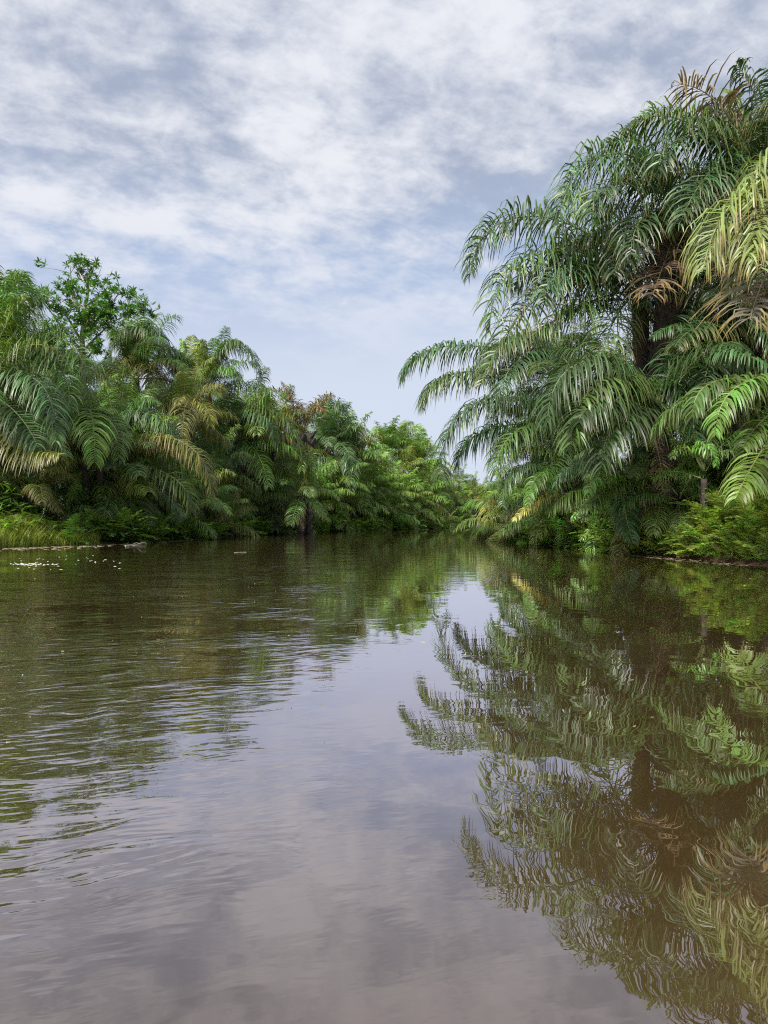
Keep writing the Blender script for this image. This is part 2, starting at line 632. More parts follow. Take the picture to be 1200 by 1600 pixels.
for k in range(3):
    rr = random.Random(700 + k)
    DEADLIB.append(frond_mesh('dead_frond', free_path(-50 - 8 * k, 4.2, 0.10), 700 + k, 40, 0.8, 0.02, droop=0.75,
                              leaf=M_DRY, broken=0.4, missing=0.2))


def trunk_mesh(name, pts, r0, r1, seed, stubs=90, mat=None, detail=True, skirt=0.0):
    rng = random.Random(seed)
    mb = MB()
    n = 14
    P = bez(pts[0], pts[1], pts[2], n)
    rad = [r0 + (r1 - r0) * i / n + (0.25 * r0 * (1 - i / 2) if i < 2 else 0) + skirt * math.exp(-((i / n - 0.9) / 0.085) ** 2) for i in range(n + 1)]
    mb.tube(P, rad, 12, 0)
    # persistent leaf bases in a spiral, bristling upward, with fibre hanging off them
    H = (P[-1] - P[0]).length
    for k in range(stubs):
        t = 0.05 + 0.95 * k / stubs
        f = t * n
        i = min(int(f), n - 1)
        c = P[i].lerp(P[i + 1], f - i)
        r = rad[i] + (rad[i + 1] - rad[i]) * (f - i)
        a = k * 2.399 + rng.uniform(-0.2, 0.2)
        o = Vector((math.cos(a), math.sin(a), 0))
        tg = Vector((-o.y, o.x, 0))
        L = r * rng.uniform(0.5, 1.3) + 0.08
        wv = r * rng.uniform(0.18, 0.30)
        th = r * 0.16
        b = c + o * (r * 0.82)
        e = b + o * L * 0.65 + Vector((0, 0, L * rng.uniform(0.5, 1.1)))
        dn = Vector((0, 0, -th * 1.5))
        vs = [b - tg * wv, b + tg * wv, b + tg * wv + dn, b - tg * wv + dn,
              e - tg * wv * .45, e + tg * wv * .45, e + tg * wv * .4 + dn * .5, e - tg * wv * .4 + dn * .5]
        mb.add(vs, [(0, 1, 5, 4), (1, 2, 6, 5), (2, 3, 7, 6), (3, 0, 4, 7), (4, 5, 6, 7)], 0)
        if detail and rng.random() < 0.7:
            for _ in range(3):
                a2 = a + rng.uniform(-0.4, 0.4)
                o2 = Vector((math.cos(a2), math.sin(a2), 0))
                p0 = c + o2 * (r + 0.02)
                ln = rng.uniform(0.25, 0.8)
                pts_ = [p0, p0 + o2 * 0.1 + Vector((0, 0, -ln * .4)), p0 + o2 * rng.uniform(0.02, .14) + Vector((0, 0, -ln))]
                ww = Vector((-o2.y, o2.x, 0)) * rng.uniform(0.008, 0.02)
                mb.strip(pts_, [ww, ww, ww * 0.3], 0)
    return mb.mesh(name, [mat or M_BARK])


PALM_N = [0]
GROW = [1.2]


def palm(label, base, crown, heroes=(), fill=20, length=5.0, tones=('mid', 'deep', 'blue'), group=None, dead=2,
         r=0.26, name='oil_palm', low=False, elev=(0, 7), dry=0.12, yaw_bias=None, leaf=1.6, skirt=0.0, stubs=90, width=0.027, lift=(-28, 60), dense=18, droop=1.0,
         yaws=None):
    """base = (px, d); crown = (px, py[, d]); heroes = fronds seen one by one in the photograph:
       (mid_px, mid_py, end_px, end_py, depth change at the end, tone, dryness[, start])"""
    PALM_N[0] += 1
    sid = 1000 + PALM_N[0] * 13
    rng = random.Random(sid)
    bx = (base[0] - CX) / F * base[1]
    B = Vector((bx, base[1], ground_z(bx, base[1]) - 0.08))
    C = at(crown[0], crown[1], crown[2] if len(crown) > 2 else base[1])
    root = empty(name, B)
    tag(root, label, 'palm tree', group)
    c = C - B
    top = c - Vector((0, 0, 0.25))
    mid = Vector((top.x * 0.42 + rng.uniform(-0.15, 0.15), top.y * 0.45, top.z * 0.5))
    H = max(0.3, c.z)
    ns = int(max(20, min(stubs, H * 9)))
    obj('trunk', trunk_mesh('trunk', (Vector((0, 0, 0)), mid, top), r * 1.1, r * 0.9, sid, ns, detail=not low, skirt=skirt), root)
    lib = LOW if low else LIB
    main = rng.choice(tones)
    ne = elev[1] - elev[0]
    for i in range(fill):
        u = (i + 0.5) / fill
        ei = elev[0] + min(ne - 1, int(ne * (u ** 0.85)))
        me = lib[ei, rng.randint(0, 3)]
        yaw = i * 2.39996 + rng.uniform(-0.3, 0.3)
        if yaws is not None:
            yaw = R(rng.uniform(*yaws))
        t = main if rng.random() < 0.6 else rng.choice(tones)
        if u < 0.12 and rng.random() < 0.6:
            t = 'fresh'
        if u > 0.75 and rng.random() < 0.22:
            t = 'olive'
        dr = dry * rng.uniform(0.2, 1.6) * (0.5 + u)
        off = Vector((math.cos(yaw), math.sin(yaw), 0)) * r * 0.6 + Vector((0, 0, 0.1 - u * 0.45))
        k = length * GROW[0] / 5.0 * rng.uniform(0.82, 1.12)
        fo = obj('frond', me, root, c + off, yaw, k, tone(t, min(dr, 0.9), rng))
        fo.rotation_euler = (R(rng.uniform(-6, 6)), R(rng.uniform(-4, 4)), yaw)
    for i in range(dead):
        yaw = rng.uniform(0, 2 * PI)
        d = obj('dead_frond', rng.choice(DEADLIB), root, c + Vector((0, 0, -0.45)), yaw, length / 5.0 * rng.uniform(0.7, 1.05),
                tone(rng.choice(('dead', 'dead', 'grey')), 0.3, rng))
        d['label'] = 'dry brown frond hanging down the trunk'
    for i, h in enumerate(heroes):
        dC = C.y
        dE = dC + h[4]
        p2 = at(h[2], h[3], dE)
        pm = at(h[0], h[1], dC + h[4] * 0.5)
        p0 = C if len(h) < 8 else at(h[7][0], h[7][1], dC)
        path = [p - B for p in hook(p0, pm, p2, 20)]
        ln = sum((path[q + 1] - path[q]).length for q in range(20))
        tn, dr = h[5], h[6]
        isdead = tn in ('dead', 'grey')
        pairs = int(max(44, min(140, ln * dense)))
        ll = leaf * min(1.1, 0.42 + ln / 7.5)
        wd = width * (0.6 if ln < 1.6 else 1.0)
        me = frond_mesh('dead_frond' if isdead else 'frond', path, sid * 7 + i, pairs, ll, wd,
                        lift=lift, droop=droop if not isdead else 0.5, leaf=M_DRY if isdead else M_LEAF,
                        broken=0.10 if not isdead else 0.3, missing=0.03 if not isdead else 0.28)
        obj('dead_frond' if isdead else 'frond', me, root, (0, 0, 0), 0, 1.0, tone(tn, dr, rng))
    return root


# ------------------------------------------------------------------ right bank palms
palm('tallest palm of the near bank with a withered brown frond sticking up from its crown',
     (1165, 25.0), (1185, 265, 24),
     [(1125, 165, 1060, 132, -0.5, 'dead', 0.5), (1108, 212, 1028, 268, -1.2, 'dusky', 0.2), (1120, 262, 1062, 350, -2, 'dusky', 0.15),
      (1185, 170, 1150, 100, 0, 'dusky', 0.3), (1150, 190, 1100, 175, 1.0, 'dusky', 0.2), (1215, 180, 1260, 140, 0, 'dusky', 0.2),
      (1150, 285, 1110, 410, -2.5, 'dusky', 0.2), (1175, 330, 1165, 450, -2.5, 'dusky', 0.3)],
     fill=14, length=4.0, tones=('dusky', 'dusky', 'dusky'), r=0.34, dead=3, dry=0.3, elev=(3, 8))
palm('tall palm on a thick dark fibrous trunk, one great frond arching over the river',
     (1022, 29.0), (1062, 345, 26),
     [(962, 240, 872, 360, -1.0, 'bottle', 0.12), (1000, 290, 925, 335, -2.2, 'bottle', 0.1), (1015, 240, 950, 225, 1.0, 'dusky', 0.2),
      (1040, 275, 1000, 245, 1.5, 'dusky', 0.1), (1005, 355, 960, 430, -2, 'dusky', 0.15), (1105, 300, 1150, 360, -1.5, 'dusky', 0.2),
      (1040, 405, 1020, 460, -2.5, 'dead', 0.4), (1030, 330, 985, 410, -2.5, 'dusky', 0.2), (1095, 400, 1120, 480, -2, 'plain', 0.3)],
     fill=6, length=3.2, tones=('dusky', 'dusky', 'dusky'), r=0.50, dead=1, dry=0.25, elev=(3, 8), skirt=0.25, stubs=150)
palm('leaning palm whose two long fronds reach farthest out above the water below the arching ones',
     (1000, 31.5), (1000, 455, 28),
     [(838, 338, 735, 430, -1.0, 'bottle', 0.15), (868, 392, 765, 520, -1.5, 'plain', 0.2), (860, 452, 752, 600, -2.0, 'plain', 0.35),
      (935, 375, 868, 395, 0.8, 'plain', 0.1), (945, 350, 880, 300, 1.5, 'spring', 0.2), (925, 470, 842, 520, -2, 'plain', 0.2),
      (1045, 400, 1090, 440, 0.5, 'dusky', 0.2), (935, 420, 850, 470, -2.4, 'bottle', 0.1), (960, 500, 925, 600, -2.6, 'plain', 0.3),
      (900, 410, 810, 450, 1.0, 'dusky', 0.2)],
     fill=5, length=3.0, tones=('dusky', 'dusky', 'dusky'), r=0.32, dead=3, dry=0.25, elev=(2, 7))
palm('palm with two short fronds held out level over the river against the pale sky',
     (935, 38.5), (868, 585, 34.5),
     [(722, 540, 628, 595, -0.5, 'bottle', 0.12), (738, 580, 660, 638, -1.0, 'plain', 0.2), (815, 528, 752, 590, -1.8, 'dusky', 0.1),
      (845, 520, 800, 540, 1.0, 'plain', 0.3), (905, 525, 940, 560, -1, 'dusky', 0.1), (830, 555, 780, 640, -2.5, 'dusky', 0.1),
      (870, 530, 850, 520, 2.0, 'plain', 0.4), (880, 560, 900, 650, -3, 'dusky', 0.15)],
     fill=10, length=3.0, tones=('dusky', 'dusky', 'plain'), lift=(-12, 26), dense=24, r=0.28, dead=2, elev=(2, 8))
palm('mid height palm, broad blue green frond curling down before the thick dark trunk',
     (1055, 26.5), (1020, 640, 23.5),
     [(922, 564, 856, 660, -0.8, 'bottle', 0.05), (955, 594, 893, 695, -1.6, 'plain', 0.05), (985, 585, 940, 600, 0.8, 'plain', 0.1),
      (1000, 640, 940, 730, -2, 'dusky', 0.1), (1060, 600, 1085, 690, -1, 'dusky', 0.1), (975, 630, 905, 660, -2, 'dusky', 0.1)],
     fill=7, length=3.2, tones=('dusky', 'plain'), lift=(-12, 26), dense=24, r=0.24, dead=1, elev=(2, 7), leaf=1.75)
palm('low leaning palm whose long frond droops to the water at the bend',
     (935, 35.5), (892, 672, 32),
     [(765, 622, 688, 748, -0.8, 'bottle', 0.08), (790, 665, 715, 730, 0.8, 'bottle', 0.1), (840, 660, 775, 740, -1.8, 'plain', 0.1),
      (850, 630, 800, 640, 1.0, 'dusky', 0.1), (870, 700, 850, 770, -2.2, 'plain', 0.1)],
     fill=7, length=3.0, tones=('dusky', 'plain'), lift=(-12, 26), dense=24, r=0.22, dead=1, elev=(2, 8), leaf=1.7)
palm('small palm with pale arched fronds low above the bank, left of the leaf filled hollow',
     (900, 33.0), (880, 745, 30.5),
     [(815, 728, 785, 790, -0.5, 'bottle', 0.05), (842, 700, 800, 712, 0.6, 'spring', 0.1), (855, 735, 825, 790, -1.5, 'spring', 0.1),
      (920, 715, 965, 760, -1, 'plain', 0.1), (850, 770, 800, 812, -1.0, 'yellow', 0.3), (900, 700, 925, 700, 0.8, 'bottle', 0.1)],
     fill=5, length=2.1, tones=('dusky', 'plain', 'spring'), lift=(-12, 26), dense=24, r=0.16, dead=1, elev=(2, 8), leaf=0.95)
palm('small palm with grey green fronds spreading beside the big brown curled leaf',
     (1000, 27.5), (985, 742, 25.4),
     [(925, 722, 868, 760, -0.5, 'bottle', 0.05), (945, 705, 900, 712, 0.5, 'plain', 0.1), (955, 760, 905, 800, -1.2, 'plain', 0.05),
      (1005, 700, 1030, 735, -0.8, 'dusky', 0.1), (975, 780, 990, 850, -1.6, 'dusky', 0.1), (950, 740, 920, 770, -1.4, 'spring', 0.05)],
     fill=5, length=2.0, tones=('dusky', 'plain', 'bottle'), lift=(-12, 26), dense=24, r=0.15, dead=1, elev=(2, 8), leaf=0.9)
palm('palm at the frame edge with broad light green fronds above the bright ferns',
     (1290, 18.5), (1265, 612, 18),
     [(1140, 592, 1082, 650, -0.5, 'plain', 0.05), (1190, 590, 1118, 680, -1.2, 'spring', 0.1), (1200, 690, 1150, 778, -2.0, 'fresh', 0.15),
      (1165, 555, 1110, 560, 1.0, 'bottle', 0.1), (1200, 650, 1160, 700, -1, 'spring', 0.1), (1210, 540, 1180, 500, 0.6, 'dusky', 0.1)],
     fill=5, length=3.0, tones=('plain', 'spring', 'dusky'), lift=(-12, 26), dense=24, r=0.24, dead=1, elev=(1, 6), leaf=1.0, width=0.026)
palm('nearest palm, yellowing fronds with scorched orange tips hanging in from the frame edge',
     (1330, 15.5), (1300, 268, 14.5),
     [(1165, 300, 1098, 425, -1.0, 'straw', 0.5), (1215, 300, 1165, 400, -1.6, 'straw', 0.4), (1215, 395, 1172, 500, -1.3, 'grey', 0.6), (1235, 345, 1190, 480, -1.0, 'dead', 0.6),
      (1215, 245, 1175, 300, -0.4, 'straw', 0.2), (1225, 285, 1190, 420, -1.8, 'straw', 0.5)],
     fill=6, length=2.4, tones=('plain', 'dusky'), r=0.3, dead=1, leaf=1.5, yaws=(-80, 80), width=0.018, dense=24, droop=2.2, lift=(-10, 50))
palm('palm half hidden below the tallest crown with one fresh green frond in the light',
     (1165, 24.5), (1150, 558, 24),
     [(1098, 522, 1066, 582, -0.6, 'spring', 0.05), (1115, 505, 1085, 500, 0.6, 'bottle', 0.1), (1170, 520, 1215, 540, -0.5, 'plain', 0.1),
      (1120, 560, 1100, 620, -1.5, 'dusky', 0.1), (1160, 480, 1140, 440, 0.5, 'bottle', 0.1)],
     fill=12, length=2.8, tones=('dusky', 'bottle'), r=0.26, dead=3, elev=(1, 8))
palm('knee high young palm among the bright ferns below the bare trunk',
     (1100, 22.8), (1100, 735, 22.5),
     [(1072, 700, 1050, 715, -0.3, 'spring', 0.0), (1095, 695, 1120, 730, -0.8, 'spring', 0.0), (1130, 705, 1165, 720, -0.5, 'plain', 0.0),
      (1080, 670, 1062, 672, 0.4, 'spring', 0.0), (1110, 680, 1140, 650, 0.4, 'plain', 0)],
     fill=2, length=1.3, tones=('plain', 'spring'), r=0.10, dead=0, elev=(2, 7), leaf=0.6)
palm('seedling palm with a handful of fanned fronds at the foot of the near bank',
     (952, 29.3), (945, 808, 29.2),
     [(915, 795, 895, 815, -0.3, 'spring', 0.0), (935, 785, 925, 772, 0.2, 'plain', 0), (960, 800, 985, 830, -0.6, 'plain', 0), (925, 825, 905, 845, -0.6, 'spring', 0)],
     fill=6, length=1.1, tones=('plain', 'dusky'), r=0.08, dead=0, elev=(2, 7), leaf=0.5)
palm('yellow green low palm hanging over the water at the corner of the river bend',
     (830, 40.5), (828, 782, 39.8),
     [(780, 775, 762, 815, -0.5, 'yellow', 0.2), (800, 770, 778, 800, -1, 'fresh', 0.2), (850, 770, 880, 800, -1, 'plain', 0.1),
      (815, 755, 790, 750, 0.5, 'plain', 0.1), (805, 800, 790, 835, -1, 'olive', 0.3)],
     fill=10, length=2.4, tones=('plain', 'olive', 'spring'), r=0.15, dead=1, elev=(2, 8))
# palms that close the bank behind them
g = 'palms closing the near bank behind the leading ones'
for i, (bp_, d_, cx_, cy_, L_) in enumerate([(1075, 31, 1085, 540, 3.2), (1140, 28, 1150, 420, 4.2), (1210, 27, 1215, 350, 4.4),
                                            (870, 43, 865, 690, 2.8), (930, 42, 930, 680, 2.8), (1090, 30, 1100, 620, 3.2), (1200, 24, 1200, 520, 3.2),
                                            (835, 47, 840, 690, 3.0), (1010, 38, 1010, 640, 3.6), (1180, 25, 1185, 660, 2.8)]):
    palm('dark green palm filling in the near bank behind the leading palms', (bp_, d_), (cx_, cy_), fill=17, length=L_,
         tones=('dusky', 'dusky', 'dusky'), r=0.26, dead=2, group=g, elev=(1, 8), dry=0.2)

# ------------------------------------------------------------------ left bank palms
for i, (px, d, cy, L) in enumerate([(988, 26.6, 790, 1.9), (1035, 25.2, 760, 2.1), (1062, 24.2, 775, 1.6), (1010, 25.9, 725, 2.0)]):
    palm('young palm standing before the thick dark trunk', (px, d), (px, cy), fill=9, length=L, tones=('plain', 'spring', 'spring', 'mid'), r=0.09, dead=0,
         group='young palms before the thick trunk', elev=(2, 8), dry=0.1, stubs=20)

GROW[0] = 1.35
palm('tall palm at the frame edge beside the broadleaf tree, thin upright fronds against the sky',
     (5, 38.5), (2, 560, 37.5),
     [(10, 470, 40, 430, 1.0, 'leafy', 0.2), (30, 500, 72, 470, 1.0, 'blue', 0.15), (75, 522, 138, 612, -1.5, 'leafy', 0.1), (20, 480, 20, 425, 0.5, 'blue', 0.2),
      (60, 545, 110, 640, -2.0, 'leafy', 0.15), (35, 530, 90, 520, 0.5, 'mid', 0.1)],
     fill=20, length=3.6, tones=('leafy', 'mid', 'blue'), r=0.28, dead=3, dry=0.2)
palm('palm at the frame edge with a silvery frond bowed down over the grass',
     (-30, 35.0), (-35, 610, 34.5),
     [(45, 588, 88, 690, -1.5, 'blue', 0.1), (20, 640, 60, 700, -2, 'blue', 0.15), (10, 580, 40, 560, 1, 'leafy', 0.2), (30, 690, 95, 710, -2, 'olive', 0.3)],
     fill=14, length=3.4, tones=('leafy', 'mid'), r=0.28, dead=2, elev=(1, 8), lift=(-18, 32), dense=22, width=0.028, dry=0.25)
palm('palm with a bright green crown facing the river under the broadleaf tree',
     (140, 41.0), (128, 668, 39.5),
     [(140, 640, 148, 722, -3.0, 'fresh', 0.1), (115, 640, 92, 705, -2.0, 'mid', 0.1), (165, 650, 185, 715, -1.5, 'mid', 0.1), (105, 625, 78, 640, 0, 'fresh', 0.1),
      (150, 640, 190, 660, 0.5, 'mid', 0.1), (130, 625, 120, 600, 1.0, 'fresh', 0.1)],
     fill=16, length=2.2, tones=('mid', 'fresh', 'leafy'), r=0.22, dead=2, elev=(2, 8), lift=(-18, 32), dense=22, width=0.028)
palm('palm holding up one big yellow edged frond that curves down to the bank shrubs',
     (212, 43.5), (195, 735, 42.5),
     [(262, 683, 330, 775, -1.5, 'olive', 0.45), (225, 692, 290, 700, 1.0, 'yellow', 0.3), (150, 745, 100, 800, -1.5, 'leafy', 0.1), (205, 780, 235, 830, -2.5, 'leafy', 0.05),
      (170, 760, 150, 815, -2.5, 'mid', 0.05), (230, 730, 300, 800, -2, 'leafy', 0.1), (212, 745, 232, 768, -3, 'lime', 0.0), (190, 790, 160, 810, -2.8, 'fresh', 0.0)],
     fill=16, length=3.2, tones=('leafy', 'mid', 'leafy'), r=0.22, dead=1, elev=(2, 8), lift=(-18, 32), dense=22, width=0.028)
palm('palm with a blue green comb of leaflets above the yellow edged frond',
     (175, 45.5), (188, 680, 44.5),
     [(222, 645, 272, 690, -1.5, 'blue', 0.1), (200, 640, 215, 620, 0.6, 'leafy', 0.1), (160, 650, 130, 690, -1, 'mid', 0.1)],
     fill=16, length=3.0, tones=('leafy', 'blue', 'mid'), r=0.22, dead=2, elev=(1, 8), lift=(-18, 32), dense=22, width=0.028)
palm('tall feathery palm rising right behind the broadleaf tree, crown like a fountain',
     (215, 55.0), (213, 585, 54.5),
     [(200, 515, 166, 590, -1, 'blue', 0.2), (230, 512, 268, 585, -1, 'blue', 0.2), (215, 525, 225, 505, 0.5, 'leafy', 0.2), (235, 540, 285, 560, 0.4, 'blue', 0.2),
      (195, 560, 175, 640, -2, 'olive', 0.4), (232, 570, 245, 650, -2, 'olive', 0.45), (190, 530, 180, 520, 0.6, 'mid', 0.2)],
     fill=18, length=3.8, tones=('leafy', 'blue', 'mid'), r=0.24, dead=3, dry=0.35, elev=(0, 7), lift=(-18, 32), dense=22, width=0.028)
palm('young palm with upright glowing yellow green fronds on the skyline',
     (300, 57.0), (297, 612, 56.5),
     [(292, 570, 283, 530, 0, 'lime', 0.0), (305, 570, 318, 532, -0.5, 'lime', 0.0), (312, 580, 335, 560, -0.8, 'lime', 0.05), (283, 585, 268, 570, -0.5, 'lime', 0.05),
      (298, 565, 300, 525, 0.6, 'lime', 0.0), (310, 620, 328, 640, -1, 'fresh', 0.1), (280, 620, 262, 640, -1, 'fresh', 0.1)],
     fill=8, length=2.2, tones=('fresh', 'mid'), r=0.18, dead=0, elev=(1, 7), lift=(-18, 32), dense=22, width=0.028)
palm('palm whose long frond hooks over against the sky behind the glowing young palm',
     (332, 60.0), (325, 605, 59.5),
     [(372, 538, 408, 612, -0.5, 'blue', 0.15), (345, 545, 378, 535, 1.0, 'leafy', 0.2), (335, 560, 335, 530, 0.8, 'leafy', 0.2), (350, 575, 372, 595, -1, 'mid', 0.1),
      (318, 555, 305, 545, 1, 'blue', 0.2)],
     fill=12, length=3.4, tones=('leafy', 'mid', 'blue'), r=0.24, dead=1, elev=(1, 7), lift=(-18, 32), dense=22, leaf=1.5, width=0.028)
palm('olive palm with a rounded drooping dome in front of the glowing young palm',
     (292, 51.5), (290, 650, 51),
     [(275, 625, 248, 665, -1.2, 'olive', 0.3), (308, 625, 328, 665, -1.5, 'yellow', 0.3), (292, 630, 285, 690, -2.5, 'olive', 0.3)],
     fill=16, length=2.8, tones=('olive', 'mid', 'leafy'), r=0.22, dead=2, elev=(1, 8), lift=(-18, 32), dense=22, width=0.028, dry=0.3)
palm('broad palm with layered silvery domes of fronds in the middle of the far bank',
     (380, 61.5), (375, 690, 60.5),
     [(420, 640, 472, 735, -1.2, 'mid', 0.3), (350, 640, 322, 690, -1.5, 'blue', 0.1), (395, 645, 430, 690, -2, 'blue', 0.1), (370, 700, 345, 750, -2.5, 'blue', 0.1),
      (400, 705, 420, 760, -2.5, 'mid', 0.15), (440, 680, 475, 760, 0.5, 'olive', 0.5), (380, 640, 370, 630, 1, 'mid', 0.1)],
     fill=18, length=4.2, tones=('leafy', 'mid', 'blue'), r=0.26, dead=2, elev=(1, 8), lift=(-18, 32), dense=22, width=0.028)
palm('palm with yellowing fronds turned to the dead brown palm',
     (430, 66.0), (425, 690, 65.5),
     [(455, 650, 478, 720, -1.0, 'yellow', 0.5), (440, 640, 462, 650, 0.8, 'lime', 0.3), (405, 645, 390, 690, -1, 'mid', 0.2), (418, 635, 408, 615, 0.8, 'olive', 0.5)],
     fill=18, length=3.6, tones=('mid', 'olive', 'leafy'), r=0.25, dead=3, dry=0.4, elev=(1, 8), lift=(-18, 32), dense=22, width=0.028)
GROW[0] = 1.05
palm('dead palm, a dark shaggy head with a few bare brown fronds sticking up',
     (482, 66.5), (476, 672, 64.5),
     [(462, 630, 420, 606, -1, 'dead', 0.6), (455, 625, 440, 598, 0.5, 'dead', 0.6), (498, 630, 522, 618, -0.5, 'grey', 0.5), (492, 635, 508, 650, -1.0, 'dead', 0.5),
      (488, 640, 512, 622, 0.5, 'dead', 0.4), (470, 640, 445, 640, 0.7, 'dead', 0.5)],
     fill=0, length=4.5, tones=('dead',), r=0.30, dead=9, skirt=0.8, stubs=170, leaf=1.1)
palm('blue green palm standing directly behind the dead brown one',
     (518, 86.0), (512, 690, 85.5),
     [(530, 630, 545, 680, -1, 'blue', 0.1), (500, 635, 480, 660, 0.8, 'blue', 0.1)],
     fill=22, length=4.8, tones=('blue', 'leafy', 'blue'), r=0.26, dead=2, low=True)
palm('rounded olive palm at the right shoulder of the dead brown one',
     (545, 90.0), (540, 712, 89),
     [(560, 668, 558, 720, -1, 'olive', 0.3), (520, 672, 500, 710, -1, 'olive', 0.3)],
     fill=22, length=5.0, tones=('olive', 'mid', 'leafy'), r=0.26, dead=3, low=True, dry=0.4)
palm('palm with a clear bare trunk below a mop of blue green fronds at the waterline',
     (541, 83.5), (528, 752, 83),
     [(500, 715, 482, 765, -1, 'blue', 0.1), (545, 712, 550, 770, -1.5, 'blue', 0.1), (520, 718, 510, 775, -2, 'mid', 0.1)],
     fill=18, length=3.6, tones=('blue', 'mid'), r=0.22, dead=4, elev=(1, 8), lift=(-18, 32), dense=22, width=0.028)
palm('far palm with a pale rounded crown where the river turns',
     (602, 118.0), (602, 708, 117), [(590, 670, 582, 705, -1, 'fresh', 0.1), (612, 672, 622, 710, -1, 'fresh', 0.1)],
     fill=22, length=5.2, tones=('fresh', 'mid', 'mid'), r=0.28, dead=2, low=True)
palm('far palm with one frond flung out at the top, by the river turn',
     (640, 122.0), (628, 706, 121), [(640, 672, 664, 672, -1, 'fresh', 0.1), (630, 670, 645, 660, 0.6, 'mid', 0.1)],
     fill=18, length=4.4, tones=('fresh', 'mid'), r=0.28, dead=2, low=True)
palm('far yellow green palm nearest to the gap of sky over the river turn',
     (662, 118.0), (655, 722, 117), [(668, 690, 675, 730, -1, 'lime', 0.1), (645, 692, 636, 730, -1, 'lime', 0.2)],
     fill=22, length=5.0, tones=('lime', 'fresh', 'fresh'), r=0.28, dead=2, low=True)

g = 'palms packed along the left bank'
rngL = random.Random(5)
GROW[0] = 1.25
# (base px, distance, crown px, crown py, frond length)
for i, (bp_, d_, cx_, cy_, L_) in enumerate([
        (45, 37, 40, 735, 2.6), (85, 45, 80, 690, 2.6), (95, 38.5, 100, 780, 2.0), (20, 46, 25, 610, 3.6), (60, 52, 60, 560, 3.8), (-40, 44, -50, 530, 4.0),
        (165, 52, 165, 630, 3.2), (245, 49, 240, 700, 3.0), (250, 60, 255, 610, 3.4), (265, 46, 270, 770, 2.6), (310, 50, 312, 745, 2.8), (335, 56, 335, 700, 3.2),
        (345, 53, 345, 780, 2.4), (390, 64, 395, 770, 2.6), (360, 66, 360, 630, 3.6), (415, 72, 412, 690, 3.6), (440, 70, 440, 755, 3.0), (455, 84, 455, 690, 4.0),
        (400, 76, 395, 640, 3.8), (300, 66, 300, 640, 3.8), (130, 56, 120, 600, 3.6)]):
    palm('green palm packed among its neighbours along the left bank', (bp_, d_), (cx_, cy_ + 34), fill=17, length=L_ * 0.92,
         tones=('mid', 'leafy', 'blue', 'fresh', 'olive'), r=0.24, dead=2, group=g, elev=(1, 8), dry=0.25, low=d_ > 75)
g = 'small far palms lining the river turn'
GROW[0] = 1.1
for i, (bp_, d_, cx_, cy_, L_) in enumerate([
        (480, 86, 478, 740, 3.4), (500, 96, 500, 690, 4.2), (560, 98, 562, 735, 4.0), (575, 105, 575, 705, 4.4), (590, 96, 592, 755, 3.6), (615, 104, 618, 745, 4.0),
        (635, 108, 635, 755, 3.8), (655, 112, 655, 760, 3.8), (625, 100, 640, 785, 2.6), (675, 118, 678, 750, 4.0), (690, 126, 692, 745, 4.2), (700, 134, 704, 765, 4.0),
        (716, 150, 716, 760, 4.6), (738, 158, 738, 770, 4.6), (760, 165, 760, 765, 5.0), (785, 168, 785, 770, 5.0), (545, 110, 548, 715, 4.6), (520, 106, 522, 705, 4.6)]):
    palm('small far palm in the crowd lining the river turn', (bp_, d_), (cx_, cy_ + 64), fill=15, length=L_ * 1.25,
         tones=('lime', 'fresh', 'fresh', 'mid') if bp_ > 540 else ('mid', 'fresh', 'blue', 'olive'), r=0.24, dead=1, group=g, elev=(1, 8), low=True)
palm('mid green palm spreading at the foot of the dead brown palm', (470, 62.5), (468, 770, 62), fill=16, length=3.6, tones=('mid', 'fresh', 'leafy'), r=0.2,
     dead=1, elev=(1, 8), dry=0.15)
rngS = random.Random(41)
for line, ref, n, inl, h0, h1, d_lo in ((LEFT[4:12], 'L', 40, 2.6, 1.6, 4.2, 0), (LEFT[4:14], 'L', 34, 5.5, 3.5, 7.0, 0), (RIGHT[3:9], 'R', 9, 2.2, 1.4, 3.4, 0), (RIGHT[3:9], 'R', 7, 5.0, 3.5, 6.0, 0)):
    for x, y in along(line, ref, n, inl, 0.7, rngS):
        px = px_of(x, y)
        if (ref == 'R' and px > 960) or (ref == 'L' and inl < 4 and px < 150):
            continue
        hz = rngS.uniform(h0, h1) * (1.0 if y < 70 else 1.25)
        palm('stemless looking low palm filling the foot of the %s bank' % ('left' if ref == 'L' else 'right'), (px, y),
             (px + rngS.uniform(-6, 6), HY - (hz - CAM_H) / y * F), fill=14, length=rngS.uniform(2.4, 3.2) * ((1.0 if y < 62 else 1.45) if ref == 'L' else 0.85),
             tones=('mid', 'fresh', 'blue', 'mid', 'leafy') if y < 70 else ('fresh', 'mid', 'fresh', 'lime'),
             r=0.2, dead=1, group='low palms at the foot of the %s bank' % ('left' if ref == 'L' else 'right'), elev=(1, 8), dry=0.2, low=y > 70, stubs=40)
for i in range(24):
    px = 672 + 6.4 * i + rngS.uniform(-3, 3)
    d = 116 + (px - 672) * 0.42 + (i % 2) * 7
    palm('yellow green low palm closing the view at the river turn', (px, d), (px + rngS.uniform(-4, 4), HY - rngS.uniform(2.0, 6.5) / d * F),
         fill=13, length=3.0, tones=('lime', 'fresh', 'fresh', 'mid', 'olive'), r=0.2, dead=1, group='low palms at the river turn', elev=(1, 8), dry=0.3,
         low=True, stubs=30)
